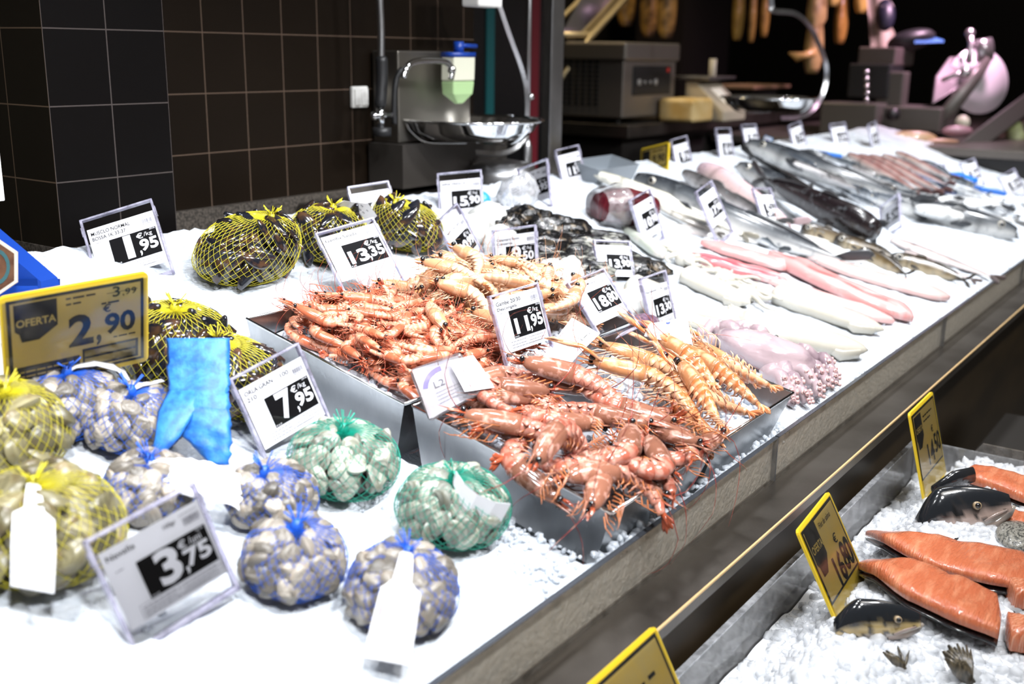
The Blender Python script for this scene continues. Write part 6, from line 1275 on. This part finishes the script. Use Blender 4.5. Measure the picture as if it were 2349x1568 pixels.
bx('weighing_plate', a.x-.15, a.y-.02, tz+.20, a.x+.17, a.y+.22, tz+.215, STEEL, cs, .003); MB().tube([(a.x+.14, a.y+.1, tz+.2), (a.x+.14, a.y+.1, tz+.30)], .02, 8).build('printer_post', mat('cream post', (.5, .46, .38), .5), cs)
bx('serving_board', TC_.x+1.9, TC_.y+.2, tz+.12, TC_.x+2.5, TC_.y+.5, tz+.14, mat('wooden board', (.30, .20, .12), .5), None, .004); tag(bpy.data.objects['serving_board'], 'flat wooden board on a stand behind the far scale pan', 'board')
bx('board_stand', TC_.x+2.0, TC_.y+.25, tz, TC_.x+2.4, TC_.y+.45, tz+.12, mat('black stand', (.02, .02, .02), .5), None, .004); tag(bpy.data.objects['board_stand'], 'black stand carrying the flat board on the back table', 'stand')
# pillar of the back room
xq = hy(1565, 100, 3.2).x; xr = hy(1672, 100, 3.2).x; struct('wall_partition', MB().box(((xq+xr)/2, 3.4, 1.9), (xr-xq, .4, 3.8)), mat('mauve dark panel', (.030, .026, .028), .5))
# ---- hams
HAMM = mat('cured ham rind', (1, 1, 1), .35, attr=True, n2=(.10, .05, .02), nscale=9, nlo=.48, nhi=.70, coat=.3, bump=(14, .5, .02))
HAMD = mat('dark ham rind', (1, 1, 1), .35, attr=True, n2=(.03, .018, .010), nscale=8, nlo=.35, nhi=.60, coat=.3, bump=(14, .5, .02))
HOOK = mat('hook steel', (.3, .3, .3), .3, 1)
def ham(px, py_bot, wpx, hpx, dep, label, col=(.42, .27, .06), m_=None, seed=0):
    b = hd(px, py_bot, dep); k = FPX/dep; H = hpx/k; W = wpx/k/2; t = thing('cured_ham', label, 'ham', Matrix.Translation(b), 'cured hams hanging in the back room'); R = []
    for i in range(19):
        s = i/18; r = W*(math.sin(PI*min(1, s*1.25+.06)**.6)**.8 if s < .5 else .92*math.cos((s-.5)*PI*.78)**1.2+.14); r = max(r, .012)
        R.append([(r*math.cos(2*PI*j/16)*(1+.12*nz(s*3, j*.5, seed)), r*.65*math.sin(2*PI*j/16), s*H) for j in range(16)])
    MB().loft(R, 0, [col]*19).build('rind', m_ or HAMM, t); MB().tube([(0, 0, H*.97), (0, 0, H+.14)], .006, 6).build('hook', HOOK, t); return t
for a in ((1435, 60, 60, 300, 6.1, 'dark ham at the left, seen through the open lid', (.40, .22, .05), HAMD), (1487, 84, 58, 300, 6.2, 'dark golden ham behind the lid bar', (.42, .24, .06), HAMD), (1527, 88, 62, 320, 6.0, 'dark ham with a bright lower rim over the vacuum packer', (.45, .26, .07), HAMD), (1690, 92, 40, 280, 6.4, 'golden ham, leftmost of the three by the far scale bar', (.42, .27, .06), HAMM), (1722, 97, 26, 260, 6.5, 'slim golden ham in the middle of the three by the scale bar', (.40, .25, .06), HAMM), (1752, 84, 30, 260, 6.5, 'golden ham right behind the top of the far scale bar', (.38, .24, .055), HAMM), (1862, 168, 62, 240, 6.2, 'big pale patchy ham hanging lowest, behind the bent scale bar', (.42, .29, .12), HAMM), (1925, 100, 46, 240, 6.5, 'orange ham right of the big pale one', (.42, .23, .05), HAMM), (1975, 30, 52, 160, 6.4, 'golden ham highest at the right of the ham row', (.58, .40, .10), HAMM), (1910, 14, 50, 120, 6.3, 'golden ham only its lower end in view at the top', (.58, .42, .12), HAMM)): ham(*a[:6], a[6], a[7], seed=a[0])
cm_ = MB(); b = hd(1850, 118, 6.1)
for k in range(5): cm_.tube([b+CR*.05, b-CR*(.02+.01*k)-CU*(.02+.006*k), b-CR*(.10-.012*k)-CU*(.01+.012*k)], [.022, .016, .006], 8, 0, (.55, .34, .12))
cm_.build('dried_meat', HAMM, None, True, None, 'dried meat with finger-like strands in front of the big pale ham', 'meat')
struct('trim_3', MB().tube([hd(1380, -260, 6.2), hd(2020, -200, 6.3)], .02, 8), STEEL_D)
# ---- deli counter with slicers
dp_ = 5.75; A = hd(1905, 312, dp_); dc = thing('deli_counter', 'dark deli counter carrying the meat slicers beyond the fish', 'counter', Matrix())
bx('top', A.x-.3, .25, A.z-.04, A.x+3.0, 1.9, A.z, mat('dark counter top', (.10, .085, .075), .35, .3), dc); bx('body', A.x-.26, .3, 0, A.x+2.96, 1.86, A.z-.04, mat('dark counter body', (.016, .014, .013), .5), dc)
ALU = mat('slicer aluminium', (.55, .52, .53), .30, .9); ALUD = mat('grey slicer paint', (.10, .09, .08), .4, .3)
def S3(px, py, dd=0.0): return hd(px, py, dp_+dd)
def scr_box(name, x0, y0, x1, y1, dd, th, mt, parent, bv=.008):   # a block seen over that span, standing in the room's axes
    a, b = S3(x0, y1, dd), S3(x1, y0, dd); w_ = (x1-x0)*dp_/FPX/ .82; cx = (a+b)/2; return bevel(MB().box(cx+Vector((th*.2, th*.5, 0)), (w_*.80, th, b.z-a.z)).build(name, mt, parent, False), bv, 2)
s1 = thing('meat_slicer', 'grey slicer with a black block and a knob column, left of the round blade', 'meat slicer', Matrix())
scr_box('base', 1955, 238, 2085, 310, .0, .3, ALUD, s1); scr_box('column', 2045, 165, 2098, 300, .05, .14, ALUD, s1); scr_box('guard', 1992, 110, 2150, 150, .15, .20, mat('brushed guard', (.22, .18, .17), .35, .7), s1); scr_box('motor', 1990, 148, 2110, 225, .1, .22, BLACK_P, s1)
m = MB(); [m.ball(S3(1988, 165+q*16, -.05), .014, 10, 7) for q in range(5)]; m.build('chrome_knob', CHROME, s1); MB().tube([S3(2040, 262, -.06), S3(2056, 262, -.1)], .03, 14).build('dial', BLACK_P, s1)
s2 = thing('meat_slicer', 'big meat slicer with a shining round blade under pink light', 'meat slicer', Matrix())
scr_box('base', 2085, 248, 2252, 300, -.05, .40, ALUD, s2); MB().tube([S3(2208, 280, -.16), S3(2208, 280, -.20)], .035, 18).build('base_knob', mat('cream knob', (.55, .5, .4), .4), s2)
bc = S3(2245, 185, .10); bn = (EYE-bc).normalized(); bn = (bn+CR*.55+CU*.18).normalized(); bm_ = MB(); Mq = Matrix.Translation(bc) @ bn.to_track_quat('Z', 'Y').to_matrix().to_4x4()
bm_.rings([(.001, .018), (.06, .018), (.155, .010), (.158, .002), (.176, .001), (.178, -.004), (.001, -.006)], 48, 0, Mq); bm_.build('blade', mat('blade steel', (.85, .80, .84), .35, .35), s2)
gm = MB(); gm.tube([S3(2130, 300, -.02), S3(2180, 250, -.06), S3(2235, 180, -.08), S3(2268, 135, -.04)], [.03, .04, .035, .02], 12, 0, (1, 1, 1), None, .5); gm.build('blade_guard', ALUD, s2)
fm_ = MB(); q = [S3(2148, 175, .0), S3(2180, 130, .1), S3(2250, 130, .15), S3(2205, 195, .0), S3(2140, 238, -.05)]; fm_.loft([q, [v+FWD*.03 for v in q]]); bevel(fm_.build('meat_table', mat('meat table', (.20, .17, .18), .4, .5), s2, False), .006)
hm = MB(); hm.tube([S3(2160, 185, -.1), S3(2190, 172, -.12), S3(2212, 165, -.14)], .012, 10); hm.ball(S3(2214, 167, -.14), .03); hm.tube([S3(2222, 140, -.05), S3(2228, 100, 0), S3(2225, 78, 0)], [.02, .016, .02], 10); hm.ball(S3(2225, 76, 0), .026); hm.tube([S3(2240, 118, 0), S3(2275, 112, 0)], .06, 14, 0, (1, 1, 1), None, .5); hm.build('pusher_handle', ALU, s2)
# hanging cloth, cap-like dark bundle, blue sheet
cl = MB().grid(6, 10, lambda u, v: hd(1998+u*52-v*10+(8 if v < .5 else 0)*u, 128-v*140, 6.1)+FWD*.03*math.sin(u*9)); cl.build('white_cloth', mat('cream cloth', (.34, .29, .23), .8), None, True, None, 'cream cloth hanging behind the dark slicer', 'cloth')
lump_b = MB().ball((0, 0, 0), 1, 20, 12); cb_ = hd(2090, 92, 5.95); lump_b.warp(lambda v: cb_+CR*(v.x*.13)+FWD*(v.y*.1)+CU*(v.z*.055+.02*v.x)); lump_b.build('dark_bundle', BLACK_P, None, True, None, 'black rounded bundle lying on top of the dark slicer', 'bundle')
q = [hd(2098, 94, 5.85), hd(2165, 92, 5.9), hd(2140, 84, 6.0), hd(2105, 86, 5.95)]; m = MB(); m.loft([q, [v-CU*.012 for v in q]]); m.build('blue_sheet', mat('blue plastic sheet', (.05, .14, .34), .4), None, False, None, 'blue plastic sheet on the black bundle by the slicers', 'sheet')
db = MB(); cb2 = hd(2030, 35, 6.0); db.ball((0, 0, 0), 1, 16, 10); db.warp(lambda v: cb2+CR*(v.x*.055)+FWD*(v.y*.05)+CU*(v.z*.09)); db.build('dark_bag', mat('dark printed bag', (.012, .013, .025), .4, n2=(.20, .18, .17), nscale=9, nlo=.58, nhi=.66), None, True, None, 'dark printed bag hanging in front of the cream cloth', 'bag')
# wrapped meats in front of the slicers
for k, (x0, y0, x1, y1, cl_) in enumerate(((2030, 300, 2150, 338, (.34, .20, .10)), (2070, 330, 2160, 348, (.50, .30, .24)), (2160, 288, 2230, 312, (.28, .14, .17)), (2100, 318, 2200, 332, (.42, .22, .15)))):
    a, b = hd(x0, y1, 5.3), hd(x1, y0, 5.5); m = MB().ball((0, 0, 0), 1, 18, 10); cc_ = (a+b)/2; m.warp(lambda v: cc_+(CR*(v.x*(x1-x0)/2)+FWD*v.y*14+CU*(v.z*(y1-y0)/2))*(5.4/FPX)); m.build('cold_cut', mat('cold cut meat', cl_, .4, coat=.3), None, True, None, ('brown paper bundle under the grey slicer', 'pink folded meat slices above the reddish fish', 'dusky pink meat under the big slicer', 'orange-brown meat slice behind the reddish fish')[k], 'meat')
# slanting case frame with glass and vegetables
cf = thing('glass_case', 'deli glass case with a dark slanting frame at the right edge', 'display case', Matrix())
a, b = hd(2160, 385, 5.35), hd(2400, 205, 5.75); dv = (b-a).normalized(); sd_ = dv.cross(FWD).normalized(); m = MB(); m.loft([[q+sd_*.045+FWD*.0, q-sd_*.045, q-sd_*.045+FWD*.05, q+sd_*.045+FWD*.05] for q in (a, b)]); bevel(m.build('slanting_frame', mat('dark frame', (.10, .095, .085), .35, .5), cf, False), .006)
a2, b2 = hd(2210, 375, 5.7), hd(2420, 235, 6.1); m = MB(); m.tube([a2, b2], .018, 8); m.build('inner_rail', mat('beige rail', (.34, .28, .23), .4, .4), cf)
m = MB(); q = [a-sd_*.0, b, b+Vector((.9, 0, 0)), a+Vector((.9, 0, 0))]; m.loft([q, [v+FWD*.008 for v in q]]); m.build('front_glass', clear('case glass', (.72, .68, .66), .06, .08, .08, (.3, .28, .28)), cf, False)
m = MB(); m.box((hd(2300, 400, 6.0)+Vector((.35, .0, -.55))), (1.5, .6, .9)); m.build('case_base', mat('case base', (.06, .05, .045), .4), cf, False)
VEG = [mat('pale green veg', (.42, .48, .20), .5, n2=(.58, .60, .36), nscale=14), mat('brown jar food', (.22, .12, .045), .4, n2=(.35, .22, .10), nscale=14), mat('pink jar food', (.40, .22, .17), .4)]
rg = random.Random(3)
for k in range(12):
    px, py = (2335+rg.uniform(-14, 14), 300+k*16) if k < 6 else (2262+(k-6)*15, 398+rg.uniform(-16, 22)); c = hd(px, py, 5.75); m = MB().ball((0, 0, 0), 1, 14, 9); s_ = rg.uniform(.035, .055); m.warp(lambda v: c+Vector((v.x*s_, v.y*s_, v.z*s_*1.1))*(1+.2*nz(v.x, v.y, v.z+k, 1.5)))
    m.build('leafy_vegetable' if k < 6 else 'food_jar', VEG[0] if k < 6 else VEG[1+k % 2], None, True, None, 'pale green vegetable heaped at the right edge behind the price cards' if k < 6 else 'brownish food pot in the case below the slanting frame', 'vegetable' if k < 6 else 'food', 'pale green vegetables' if k < 6 else 'food pots in the glass case')
